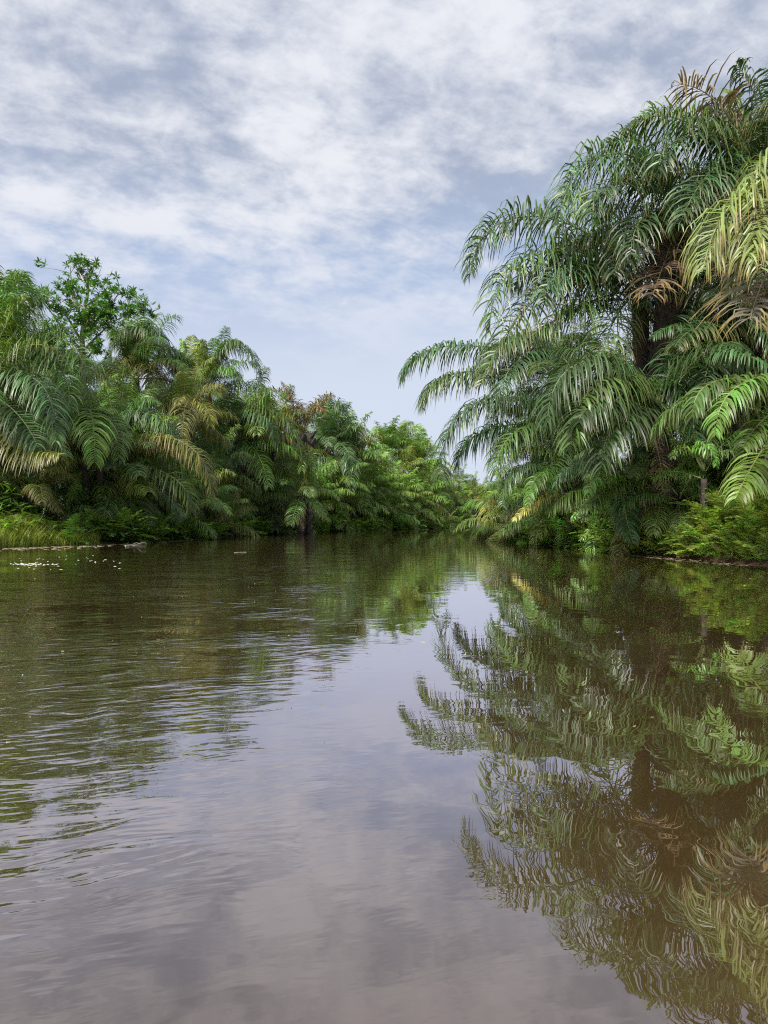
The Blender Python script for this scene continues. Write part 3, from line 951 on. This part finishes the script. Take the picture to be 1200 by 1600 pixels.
for i in range(15):
    px = 795 + 13 * i + rngS.uniform(-6, 6)
    d = 40.5 - (px - 800) * 0.066 + rngS.uniform(0.5, 1.4)
    palm('young fresh green palm sprouting at the right waterline', (px, d), (px, HY - rngS.uniform(-0.3, 1.4) / d * F), fill=9, length=rngS.uniform(1.8, 2.9),
         tones=('mid', 'fresh', 'fresh', 'leafy'), r=0.09, dead=0, group='young palms at the right waterline', elev=(2, 8), dry=0.1, stubs=20)
print('palms', PALM_N[0], 'objects', len(bpy.data.objects))


# ------------------------------------------------------------------ broadleaf tree
def rosette(mb, c, ax, rng, n=11, L=0.42, w=0.06):
    for k in range(n):
        a = k * 2.4 + rng.uniform(-.3, .3)
        t = ax.cross(Vector((0.3, 0.8, 0.4))).normalized()
        b = ax.cross(t)
        el = rng.uniform(0.05, 0.9)
        D = ((t * math.cos(a) + b * math.sin(a)) * math.cos(el) + ax * math.sin(el)).normalized()
        W = D.cross(ax).normalized() if abs(D.dot(ax)) < 0.98 else t
        l = L * rng.uniform(0.7, 1.15)
        p0 = c + D * 0.03
        p1 = p0 + D * l * 0.5
        p2 = p1 + (D + Vector((0, 0, -0.35))).normalized() * l * 0.5
        mb.strip([p0, p1, p2], [W * w * 0.3, W * w, W * w * 0.15], 0, rng.random(), rng.random())


def broadleaf_tree():
    rng = random.Random(77)
    d0 = 48.0
    base = at(126, 812, d0)
    base.z = ground_z(base.x, base.y) - 0.1
    root = empty('broadleaf_tree', base)
    tag(root, 'broadleaf tree with a pale trunk and star shaped leaf clusters, rising above the palms', 'tree')
    limbs = {}

    def P(px, py, dd=0.0):
        return at(px - 10, py + 8, d0 + dd) - base
    tr = MB()
    tp = [Vector((0, 0, 0)), P(136, 740), P(137, 640), P(140, 570), P(139, 520), P(143, 470, 0.3), P(148, 435, 0.3), P(158, 405, 0.2)]
    pts = []
    for a, b in zip(tp, tp[1:]):
        for k in range(3):
            pts.append(a.lerp(b, k / 3) + Vector((rng.uniform(-.04, .04), rng.uniform(-.04, .04), 0)))
    pts.append(tp[-1])
    n = len(pts) - 1
    tr.tube(pts, [0.24 * (1 - i / n) ** 0.8 + 0.03 for i in range(n + 1)], 9, 0)
    obj('trunk', tr.mesh('trunk', [M_PALE]), root)
    ends = []
    spec = [((140, 540), (175, 505), (205, 485), -0.8), ((140, 520), (180, 470), (196, 452), 0.5), ((205, 485), (216, 478), (228, 490), 0),
            ((140, 550), (105, 500), (62, 445), 1.2), ((139, 530), (110, 480), (85, 455), -1.5), ((138, 570), (100, 540), (72, 520), -1.0),
            ((141, 500), (125, 450), (120, 408), 0.3), ((143, 470), (165, 455), (178, 440), -1.0), ((146, 440), (135, 420), (128, 405), 0.4),
            ((139, 560), (155, 540), (165, 520), -1.8), ((139, 540), (120, 520), (105, 500), -2.2), ((141, 510), (150, 490), (160, 480), -1.8),
            ((140, 545), (120, 560), (95, 565), 1.5), ((141, 520), (155, 500), (185, 495), 1.8), ((143, 480), (120, 460), (100, 470), 1.8),
            ((138, 575), (115, 575), (85, 585), -1.4), ((140, 505), (165, 490), (180, 480), -2.0)]
    br = MB()
    for a, m_, e, dd in spec:
        A, M_, E = P(*a), P(m_[0], m_[1], dd * 0.6), P(e[0], e[1], dd)
        pp = bez(A, M_, E, 7)
        br.tube(pp, [0.075 * (1 - i / 7) + 0.014 for i in range(8)], 5, 0)
        for i in (3, 4, 5, 6, 7):
            for _ in range(2 if i < 7 else 1):
                q = pp[i]
                o = Vector((rng.gauss(0, .5), rng.gauss(0, .6), rng.gauss(0.15, .38)))
                tip = q + o * (0.6 if i == 7 else 1.0)
                if i < 7:
                    br.tube([q, q.lerp(tip, .5) + Vector((0, 0, .06)), tip], [0.02, 0.014, 0.008], 4, 0)
                ends.append(tip)
    # bare twigs on the top
    for a, m_, e in [((150, 430), (162, 425), (170, 402)), ((170, 445), (172, 435), (171, 425))]:
        br.tube(bez(P(*a), P(*m_), P(*e), 5), [0.02 * (1 - i / 6) + .006 for i in range(6)], 4, 0)
    bo = obj('limbs', br.mesh('limbs', [M_PALE]), root)
    lf = MB()
    for e in ends:
        for _ in range(rng.randint(3, 5)):
            c = e + Vector((rng.gauss(0, .3), rng.gauss(0, .34), rng.gauss(0.02, .24)))
            ax = Vector((rng.gauss(0, .5), rng.gauss(0, .5), 1)).normalized()
            rosette(lf, c, ax, rng, 11, 0.36, 0.046)
    obj('crown', lf.mesh('crown', [M_FERN]), root, color=(0.060, 0.125, 0.024, 0.0))


broadleaf_tree()


# ------------------------------------------------------------------ ferns, shrubs, grass
def fern_frond_meshes():
    out = []
    for k in range(5):
        rr = random.Random(300 + k)
        L = rr.uniform(1.0, 1.35)
        path = free_path(58 - 9 * k + rr.uniform(-6, 6), L, 0.9 * rr.uniform(.9, 1.3), 12, rr.uniform(-.4, .4))
        mb = MB()
        mb.tube(path, [0.009 * (1 - .8 * i / 12) for i in range(13)], 4, 1)
        leaflets(mb, path, rr, 26, 0.27, 0.022, droop=0.14, bare=0.12, sweep=(80, 45), lift=(-8, 14), broken=0.0, lmin=0.16, seg=3)
        out.append(mb)
    return out


FERN_MB = fern_frond_meshes()


def fern_mesh(seed, n=13):
    """a whole tussock of fern fronds as one mesh for clumps too small to show single fronds"""
    rng = random.Random(seed)
    mb = MB()
    for i in range(n):
        src = FERN_MB[rng.randint(0, 4)]
        yaw = i * 2.4 + rng.uniform(-.4, .4)
        s = rng.uniform(.7, 1.1)
        Mx = Matrix.Rotation(yaw, 3, 'Z') @ Matrix.Rotation(R(rng.uniform(-12, 12)), 3, 'X')
        o = Vector((rng.uniform(-.15, .15), rng.uniform(-.15, .15), 0))
        b = len(mb.v)
        r0 = rng.uniform(-.2, .2)
        mb.v.extend([tuple(Mx @ (Vector(p) * s) + o) for p in src.v])
        mb.f.extend([tuple(q + b for q in f) for f in src.f])
        mb.m.extend(src.m)
        mb.d.extend([(min(1, max(0, d[0] + r0)), d[1], d[2]) for d in src.d])
    return mb


FERN_FROND = [m.mesh('frond', [M_FERN, M_STALK]) for m in FERN_MB]
FERNS = [fern_mesh(400 + k).mesh('fern', [M_FERN, M_STALK]) for k in range(4)]


def blob_leaves(mb, rng, n, rx, ry, rz, L, w, hang=0.3, z0=0.0, hollow=0.35):
    for _ in range(n):
        while True:
            u = Vector((rng.uniform(-1, 1), rng.uniform(-1, 1), rng.uniform(0, 1)))
            if hollow < u.length < 1:
                break
        lump = 1 + 0.28 * math.sin(u.x * 5 + 1.3) * math.sin(u.y * 4.3) + 0.22 * math.sin(u.z * 7 + u.x * 3)
        p = Vector((u.x * rx * lump, u.y * ry * lump, z0 + u.z * rz * lump))
        a = rng.uniform(0, 2 * PI)
        D = (Vector((math.cos(a), math.sin(a), rng.uniform(-.6, .5))) + u * 0.8).normalized()
        W = D.cross(Vector((rng.uniform(-.5, .5), rng.uniform(-.5, .5), 1))).normalized()
        l = L * rng.uniform(.6, 1.25)
        p1 = p + D * l * .5
        p2 = p1 + (D + Vector((0, 0, -hang))).normalized() * l * .5
        mb.strip([p, p1, p2], [W * w * .25, W * w, W * w * .1], 0, rng.random(), rng.random())


def shrub_parts(seed, n, L, w):
    rng = random.Random(seed)
    mb = MB()
    blob_leaves(mb, rng, n, 1.0, 1.0, 1.25, L, w)
    sm = MB()
    for k in range(9):
        a = rng.uniform(0, 2 * PI)
        o = Vector((math.cos(a), math.sin(a), 0))
        e = o * rng.uniform(.3, .75) + Vector((0, 0, rng.uniform(.6, 1.1)))
        sm.tube(bez(Vector((0, 0, -.1)), e * .45 + Vector((0, 0, .12)), e, 5), [.022 - .003 * i for i in range(6)], 4, 0)
    return mb.mesh('foliage', [M_FERN]), sm.mesh('stems', [M_BARK])


SHRUBS = [shrub_parts(500, 700, .22, .05), shrub_parts(501, 900, .17, .035), shrub_parts(502, 420, .34, .085), shrub_parts(503, 800, .30, .022)]


def shrub(px, d, size, color, label, group, kind=None, rng=random, lift=0.0):
    x = (px - CX) / F * d
    root = empty('shrub', (x, d, ground_z(x, d) - 0.05), rng.uniform(0, 6.28))
    tag(root, label, 'shrub', group)
    f, s = SHRUBS[rng.randint(0, 3) if kind is None else kind]
    sz = (size * rng.uniform(.9, 1.25), size * rng.uniform(.9, 1.25), size * rng.uniform(.8, 1.2))
    obj('foliage', f, root, (0, 0, 0), 0, sz, color)
    obj('stems', s, root, (0, 0, 0), 0, sz)
    return root


rng = RNG


VIS_L = LEFT[4:13]
VIS_R = RIGHT[3:9]


# front row of shrubs at the foot of the left bank
for x, y in along(VIS_L, 'L', 64, 0.45, 0.35):
    if px_of(x, y) < 150:
        continue
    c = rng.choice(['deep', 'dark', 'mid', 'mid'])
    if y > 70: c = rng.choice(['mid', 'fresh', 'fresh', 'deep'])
    shrub(px_of(x, y), y, rng.uniform(.7, 1.15) * (1.0 if y < 60 else 1.25), tone(c, 0, rng), 'low leafy shrub at the foot of the left bank', 'shrubs along the left waterline', rng=rng)
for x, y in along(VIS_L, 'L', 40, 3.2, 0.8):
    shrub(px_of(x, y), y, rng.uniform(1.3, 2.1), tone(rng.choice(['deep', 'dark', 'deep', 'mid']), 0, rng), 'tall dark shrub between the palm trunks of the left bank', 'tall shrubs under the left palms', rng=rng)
for x, y in along(VIS_R, 'R', 26, 0.4, 0.3):
    if px_of(x, y) > 985:
        continue
    shrub(px_of(x, y), y, rng.uniform(.7, 1.15), tone(rng.choice(['deep', 'mid', 'mid', 'fresh']), 0, rng), 'low leafy shrub at the foot of the near right bank', 'shrubs along the right waterline', rng=rng)
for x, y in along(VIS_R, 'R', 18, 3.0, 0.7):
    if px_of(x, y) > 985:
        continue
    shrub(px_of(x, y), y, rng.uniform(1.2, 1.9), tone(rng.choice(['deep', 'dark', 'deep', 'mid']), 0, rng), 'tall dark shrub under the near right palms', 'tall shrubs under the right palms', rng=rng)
# vines and broad leaves up the bank on the right
for px, py, d, s, c, k in [(1120, 690, 26.0, 1.0, 'mid', 0), (1155, 660, 25.5, 1.1, 'deep', 0), (1090, 660, 27.0, 1.0, 'mid', 2), (1170, 715, 24.5, .9, 'mid', 2), (1200, 740, 24.0, .9, 'deep', 0)]:
    x = (px - CX) / F * d
    z = at(px, py, d).z
    root = empty('shrub', (x, d, ground_z(x, d) - .05), rng.uniform(0, 6))
    tag(root, 'climbing shrub with small bright leaves between the right trunks', 'shrub', 'climbing shrubs on the right bank')
    hgt = (z - ground_z(x, d)) / 1.3
    obj('foliage', SHRUBS[k][0], root, (0, 0, 0), 0, (s, s, hgt), tone(c, 0, rng))
    obj('stems', SHRUBS[k][1], root, (0, 0, 0), 0, (s, s, hgt))


def fern(px, d, s, color, label, group, split=True, dz=0.0):
    x = (px - CX) / F * d
    loc = (x, d, ground_z(x, d) - 0.03 + dz)
    if not split:
        o = obj('fern', rng.choice(FERNS), None, loc, rng.uniform(0, 6.28), s, color)
        return tag(o, label, 'fern', group)
    root = empty('fern', loc, rng.uniform(0, 6.28))
    tag(root, label, 'fern', group)
    for i in range(9):
        f = obj('frond', FERN_FROND[min(4, int(i / 9 * 5))], root, (rng.uniform(-.08, .08), rng.uniform(-.08, .08), 0), i * 2.4 + rng.uniform(-.3, .3),
                s * rng.uniform(.8, 1.15), tuple(list(c * rng.uniform(.85, 1.2) for c in color[:3]) + [color[3]]))
        f.rotation_euler.x = R(rng.uniform(-10, 10))
    return root


def first_land(px, d0):
    d = d0
    while bank_d((px - CX) / F * d, d) < 0.15 and d < 170:
        d += 0.06
    return d


for i in range(16):
    px = rng.uniform(825, 1005)
    shrub(px, first_land(px, 20) + rng.uniform(.2, 1.0), rng.uniform(.6, 1.0), tone(rng.choice(['mid', 'fresh', 'deep', 'mid']), 0, rng), 'leafy shrub hanging over the water before the right trunks',
          'shrubs before the right trunks', rng=rng)
for i in range(70):
    px = rng.uniform(160, 560)
    fern(px, first_land(px, 30) + rng.uniform(.1, 1.2), rng.uniform(1.1, 2.0), tone(rng.choice(['fresh', 'mid', 'fresh', 'lime', 'mid']), .05, rng), 'fresh green fern leaning over the left waterline',
         'ferns leaning over the left waterline', False)
# bright ferns heaped on the near right bank
for i in range(100):
    px = rng.uniform(1000, 1215)
    d0 = 1320.0 / (884 - (1200 - px) * 0.09 - HY)
    inl = rng.uniform(0.35, 3.0)
    # climb with the distance from the water: a heap of fern on a low mound
    fern(px, d0 + inl * 0.9, rng.uniform(.7, 1.1), tone(rng.choice(['lime', 'lime', 'lime', 'fresh']), rng.choice([0, 0, .1]), rng),
         'bright green fern heaped over the near right bank', 'ferns on the near right bank', True)
for x, y in along(VIS_R[2:], 'R', 56, 0.3, 0.35):
    fern(px_of(x, y), y, rng.uniform(.75, 1.15), tone(rng.choice(['mid', 'fresh', 'fresh']), 0, rng), 'dull green fern at the shaded foot of the right bank',
         'ferns along the shaded right waterline', True)
for x, y in along(VIS_L, 'L', 84, 1.1, 0.8):
    c = rng.choice(['mid', 'deep', 'fresh', 'mid']) if y < 75 else rng.choice(['fresh', 'fresh', 'lime', 'mid'])
    fern(px_of(x, y), y, rng.uniform(.9, 1.7), tone(c, rng.choice([0, 0, .15]), rng), 'small fern among the shrubs of the left waterline', 'ferns along the left waterline', False)
for i in range(46):
    px = rng.uniform(815, 1015)
    d = 0.0
    for q in range(400):                     # first land along this line of sight
        d = 20 + q * 0.06
        if bank_d((px - CX) / F * d, d) > 0.15:
            break
    d += rng.uniform(0.0, 1.1)
    fern(px, d, rng.uniform(.9, 1.6), tone(rng.choice(['lime', 'fresh', 'fresh', 'lime', 'mid']), .05, rng), 'green fern spilling over the water before the right trunks',
         'ferns before the right trunks', True)
for px, d, s in [(690, 116, 3.0), (705, 120, 2.6), (675, 113, 2.6), (650, 106, 2.6), (722, 140, 3.2), (740, 152, 3.4), (760, 160, 3.6), (640, 102, 2.2), (490, 79.5, 1.9), (500, 81, 2.0), (630, 99, 2.0), (780, 160, 3.4)]:
    fern(px, d, s, tone(rng.choice(['fresh', 'lime']), 0.05, rng), 'big pale fern overhanging the far water at the river turn', 'big ferns at the river turn', False)


# undergrowth: the uncountable leaf mass that closes both banks behind the plants
def undergrowth():
    mb = MB()
    r2 = random.Random(31)
    for line, ref, n, lo, hi in ((LEFT[3:15], 'L', 42000, 2.5, 14.0), (RIGHT[2:14], 'R', 24000, 2.4, 12.0)):
        seg = [(Vector(a), Vector(b)) for a, b in zip(line, line[1:])]
        tot = sum((b - a).length for a, b in seg)
        for _ in range(n):
            q = r2.random() * tot
            for a, b in seg:
                l = (b - a).length
                if q <= l:
                    break
                q -= l
            t = (b - a).normalized()
            nrm = Vector((-t.y, t.x)) if ref == 'L' else Vector((t.y, -t.x))
            u = r2.random() ** 0.8
            p2 = a + t * q + nrm * (lo + (hi - lo) * u)
            hmax = (1.2 + (7.0 if ref == 'L' else 5.0) * u) * (1 + 0.3 * hash2(p2.x, p2.y))
            p = Vector((p2.x, p2.y, 0.5 + hmax * r2.random() ** 0.6))
            an = r2.uniform(0, 2 * PI)
            D = Vector((math.cos(an), math.sin(an), r2.uniform(-.8, .3))).normalized()
            W = D.cross(Vector((r2.uniform(-.6, .6), r2.uniform(-.6, .6), 1))).normalized()
            L = r2.uniform(.4, .95)
            w = L * r2.uniform(.10, .24)
            p1 = p + D * L * .5
            p3 = p1 + (D + Vector((0, 0, -.4))).normalized() * L * .5
            mb.strip([p, p1, p3], [W * w * .3, W * w, W * w * .1], 0, r2.random(), 0)
    o = obj('undergrowth', mb.mesh('undergrowth', [M_FERN]), color=(0.060, 0.112, 0.026, 0.0))
    tag(o, 'dark tangle of leaves closing both banks under the palms', 'undergrowth', kind='stuff')


undergrowth()


def grass():
    mb = MB()
    r2 = random.Random(12)
    for _ in range(5200):
        q = r2.random()
        px = -60 + 215 * q
        d0 = 31.0 + (px / 120.0) * 3.4
        d = d0 + r2.random() ** 1.3 * 3.0 - 0.1
        x = (px - CX) / F * d
        z = ground_z(x, d)
        h = r2.uniform(.4, 1.15) * (1.0 if px < 60 else 0.7)
        a = r2.uniform(0, 2 * PI)
        o = Vector((math.cos(a), math.sin(a), 0))
        W = Vector((-o.y, o.x, 0)) * r2.uniform(.007, .014)
        p = Vector((x, d, z - .02))
        p1 = p + Vector((0, 0, h * .6)) + o * h * .12
        p2 = p1 + Vector((0, 0, h * .3)) + o * h * .35
        mb.strip([p, p1, p2], [W, W * .8, W * .1], 0, r2.random(), 0)
    o = obj('grass', mb.mesh('grass', [M_FERN]), color=(0.17, 0.205, 0.036, 0.2))
    tag(o, 'yellow green grass on the low shore', 'grass', kind='stuff')


grass()


# broad leaved herbs in the grass
def herb(px, d, n, L, w, color, label, group=None, name='leafy_plant'):
    x = (px - CX) / F * d
    root = empty(name, (x, d, ground_z(x, d) - .03))
    tag(root, label, 'plant', group)
    for k in range(n):
        a = k * 2.4 + rng.uniform(-.3, .3)
        o = Vector((math.cos(a), math.sin(a), 0))
        mb = MB()
        h = L * rng.uniform(.7, 1.1)
        b0 = o * .05
        s1 = b0 + Vector((0, 0, h * .55)) + o * h * .1
        mb.tube([b0, (b0 + s1) * .5, s1], [.014, .012, .009], 4, 1)
        W = Vector((-o.y, o.x, 0))
        pts = [s1 + o * h * t * .55 + Vector((0, 0, h * (.55 * t - .55 * t * t))) for t in (0, .2, .4, .6, .8, 1)]
        mb.strip(pts, [W * w * q for q in (.25, .85, 1, .85, .5, .04)], 0, rng.random(), 0)
        obj('leaf', mb.mesh('leaf', [M_FERN, M_STALK]), root, color=color)
    return root


for px, d in [(15, 32.6), (38, 33.4), (60, 33.2), (82, 34.0), (100, 35.0), (5, 33.8), (30, 34.4), (118, 35.6), (132, 36.4), (50, 34.6)]:
    herb(px, d, 6, rng.uniform(.8, 1.3), .09, tone(rng.choice(['mid', 'fresh', 'mid']), 0, rng), 'broad leaved herb standing in the shore grass', 'herbs in the shore grass')
herb(1042, 25.0, 4, 1.5, .13, tone('yellow', .1), 'plant with yellowed paddle leaves among the ferns below the curled brown leaf')


def sedge(px, d, s, color):
    mb = MB()
    for k in range(34):
        a = rng.uniform(0, 2 * PI)
        o = Vector((math.cos(a), math.sin(a), 0))
        L = rng.uniform(.8, 1.5) * s
        p = o * rng.uniform(0, .12)
        W = Vector((-o.y, o.x, 0)) * rng.uniform(.010, .018)
        sp = rng.uniform(.3, .8)
        pts = [p + o * L * sp * t + Vector((0, 0, L * (.95 * t - .85 * t * t))) for t in (0, .25, .5, .75, 1)]
        mb.strip(pts, [W * q for q in (.8, 1, .9, .6, .05)], 0, rng.random(), 0)
    x = (px - CX) / F * d
    o = obj('sedge_tuft', mb.mesh('sedge_tuft', [M_FERN]), None, (x, d, ground_z(x, d) - .02), color=color)
    tag(o, 'tuft of long arching grass blades at the water edge in front of the bright ferns', 'grass tuft', 'grass tufts on the near right bank')


for px, d in [(1125, 21.3), (1150, 20.6), (1178, 20.0), (1200, 19.7), (1165, 20.9), (1215, 19.5), (1100, 22.2)]:
    sedge(px, d, rng.uniform(.8, 1.15), tone(rng.choice(['fresh', 'lime', 'fresh']), .05, rng))


def brown_leaf():
    """big dry leaf folded along its rib"""
    C = at(1037, 737, 24.6)
    mb = MB()
    n = 12
    for side in (-1, 1):
        vs, fs, ds = [], [], []
        for i in range(n + 1):
            t = i / n
            c = Vector((-.45 + .95 * t, 0, .28 * math.sin(t * PI * .8) + .12 * t))
            wd = .34 * math.sin(PI * min(1, t * .94 + .06)) ** .7
            for j in range(4):
                u = j / 3
                vs.append(c + Vector((0.04 * math.sin(9 * t + u * 2), side * wd * u * .75, -wd * u * (.75 + .2 * math.sin(i * 1.9)))))
                ds.append((.5 + .4 * math.sin(i * 2.3 + j), u, t))
        for i in range(n):
            for j in range(3):
                fs.append((i * 4 + j, i * 4 + j + 1, (i + 1) * 4 + j + 1, (i + 1) * 4 + j))
        mb.add(vs, fs, 0, ds)
    mb.tube([Vector((-.45 + .95 * i / n, 0, .28 * math.sin(i / n * PI * .8) + .12 * i / n + .005)) for i in range(n + 1)], [.018] * (n + 1), 5, 1)
    mb.tube(bez(Vector((-.45, 0, 0)), Vector((-.6, .1, -.4)), Vector((-.5, .3, -1.3)), 8), [.022] * 9, 5, 1)
    o = obj('dry_leaf', mb.mesh('dry_leaf', [M_DRY, M_STALK]), None, C, R(-12), 1.0, (0.17, 0.095, 0.055, .4))
    tag(o, 'big brown curled dry leaf propped above the bright ferns', 'leaf')


brown_leaf()

# ------------------------------------------------------------------ on the water
M_SPECK, w_ = new_mat('floating_bits')
a_ = w_.n('ShaderNodeAttribute', {'attribute_name': 'leafdata'})
s_ = w_.n('ShaderNodeSeparateXYZ', None, i0=a_.outputs['Vector'])
c_ = w_.mix(s_.outputs[0], rgb(0.10, 0.07, 0.035), rgb(0.40, 0.36, 0.27))
p_ = w_.n('ShaderNodeBsdfPrincipled', None, Base_Color=c_, Roughness=0.6)
w_.t.links.new(p_.outputs[0], w_.n('ShaderNodeOutputMaterial').inputs[0])
M_FOAM, w_ = new_mat('river_foam')
g_ = w_.n('ShaderNodeNewGeometry').outputs['Position']
c_ = w_.mix(w_.noise(g_, 14.0, 4.0), rgb(0.40, 0.40, 0.37), rgb(0.62, 0.63, 0.60))
p_ = w_.n('ShaderNodeBsdfPrincipled', None, Base_Color=c_, Roughness=0.5)
w_.t.links.new(p_.outputs[0], w_.n('ShaderNodeOutputMaterial').inputs[0])


def chip(mb, x, y, L, W, a, rnd, mat=0, h=0.0016):
    """a thin curled scrap lying on the water"""
    ca, sa = math.cos(a), math.sin(a)
    vs = []
    n = 7
    for z in (-.002, h):
        for k in range(n):
            t = 2 * PI * k / n
            r_ = 1 + .25 * math.sin(k * 2.7 + rnd * 9)
            u, v = L * math.cos(t) * r_, W * math.sin(t) * r_
            vs.append(Vector((x + u * ca - v * sa, y + u * sa + v * ca, z + (abs(u) / L) ** 2 * h * .8)))
    fs = [tuple(range(n, 2 * n))] + [(k, (k + 1) % n, n + (k + 1) % n, n + k) for k in range(n)]
    mb.add(vs, fs, mat, [(rnd, 0, 0)] * len(vs))


def floating():
    r2 = random.Random(64)
    mb = MB()
    n = 0
    while n < 130:
        py = 836 + 330 * r2.random() ** 2.2
        px = r2.uniform(0, 1200)
        d = CAM_H * F / (py - HY)
        x = (px - CX) / F * d
        if bank_d(x, d) > -0.3:
            continue
        s = .0022 * (1 + 3 * r2.random() ** 3) * (1 + d / 22.0)
        chip(mb, x, d, s * r2.uniform(1, 2.2), s * .7, r2.uniform(0, 6.28), r2.random() ** 2)
        n += 1
    # litter gathered along the right shore
    for x, y in along(RIGHT[3:9], 'R', 900, -0.35, 0.5):
        if bank_d(x, y) < -0.02:
            chip(mb, x, y, r2.uniform(.02, .07), r2.uniform(.01, .03), r2.uniform(0, 6.28), r2.random() * .4)
    for x, y in along(LEFT[4:9], 'L', 700, -0.5, 0.6):
        if bank_d(x, y) < -0.02:
            chip(mb, x, y, r2.uniform(.03, .10), r2.uniform(.02, .05), r2.uniform(0, 6.28), r2.random() * .25)
    tag(obj('floating_litter', mb.mesh('floating_litter', [M_SPECK], False)), 'scattered scraps of leaf drifting on the brown water', 'litter', kind='stuff')
    fm = MB()
    for _ in range(120):
        u = r2.random()
        if u < .75:
            px, py = r2.gauss(54, 17), r2.gauss(881.5, 0.9)
        else:
            px, py = r2.uniform(20, 190), 890 - r2.uniform(0, 22)
        d = CAM_H * F / (py - HY)
        x = (px - CX) / F * d
        s = r2.uniform(.008, .026)
        chip(fm, x, d, s * 1.5, s, r2.uniform(0, 3), r2.random(), 0, .0015)
    tag(obj('foam', fm.mesh('foam', [M_FOAM])), 'patch of white foam flecks on the water off the grassy shore', 'foam', kind='stuff')
    mat_ = MB()
    for _ in range(170):
        px = r2.uniform(-20, 215)
        py = 857 - px * .035 + r2.gauss(0, 2.0)
        d = CAM_H * F / (py - HY)
        x = (px - CX) / F * d
        s = r2.uniform(.03, .09)
        chip(mat_, x, d, s * 1.8, s, r2.uniform(-.3, .3), r2.random() * .22, 0, .006)
    tag(obj('floating_weed', mat_.mesh('floating_weed', [M_SPECK])), 'raft of tan floating weed along the grassy shore', 'weed', kind='stuff')


floating()


def driftwood(p0, p1, r, label, forks=2):
    rr = random.Random(int(p0[0]))
    def W(px, py, z):
        d = CAM_H * F / (py - HY)
        return Vector(((px - CX) / F * d, d, z))
    a, b = W(p0[0], p0[1], .005), W(p1[0], p1[1], .012)
    c = (a + b) * .5
    mb = MB()
    L = (b - a).length
    pts = [p - c for p in bez(a, c + Vector((0, .05, .0)), b, 8)]
    mb.tube(pts, [r * (1 - .06 * i) for i in range(9)], 6, 0)
    for k in range(forks):
        i = 3 + 2 * k
        q = pts[i]
        e = q + Vector((rr.uniform(-.3, .3) * L, rr.uniform(-.3, .3), rr.uniform(.03, .12)))
        mb.tube(bez(q, q.lerp(e, .5) + Vector((0, 0, .04)), e, 4), [r * .6, r * .5, r * .4, r * .3, r * .15], 5, 0)
    o = obj('driftwood', mb.mesh('driftwood', [M_PALE]), None, c)
    tag(o, label, 'driftwood')


driftwood((196, 853), (222, 850), .035, 'forked pale branch lying on the water in front of the left shrubs', 2)
driftwood((366, 863.5), (386, 863), .010, 'slim pale stick floating level on the open water near the left bank', 0)
driftwood((645, 825), (690, 824.5), .09, 'long pale log lying along the far waterline by the river turn', 0)
print('objects', len(bpy.data.objects), 'meshes', len(bpy.data.meshes))
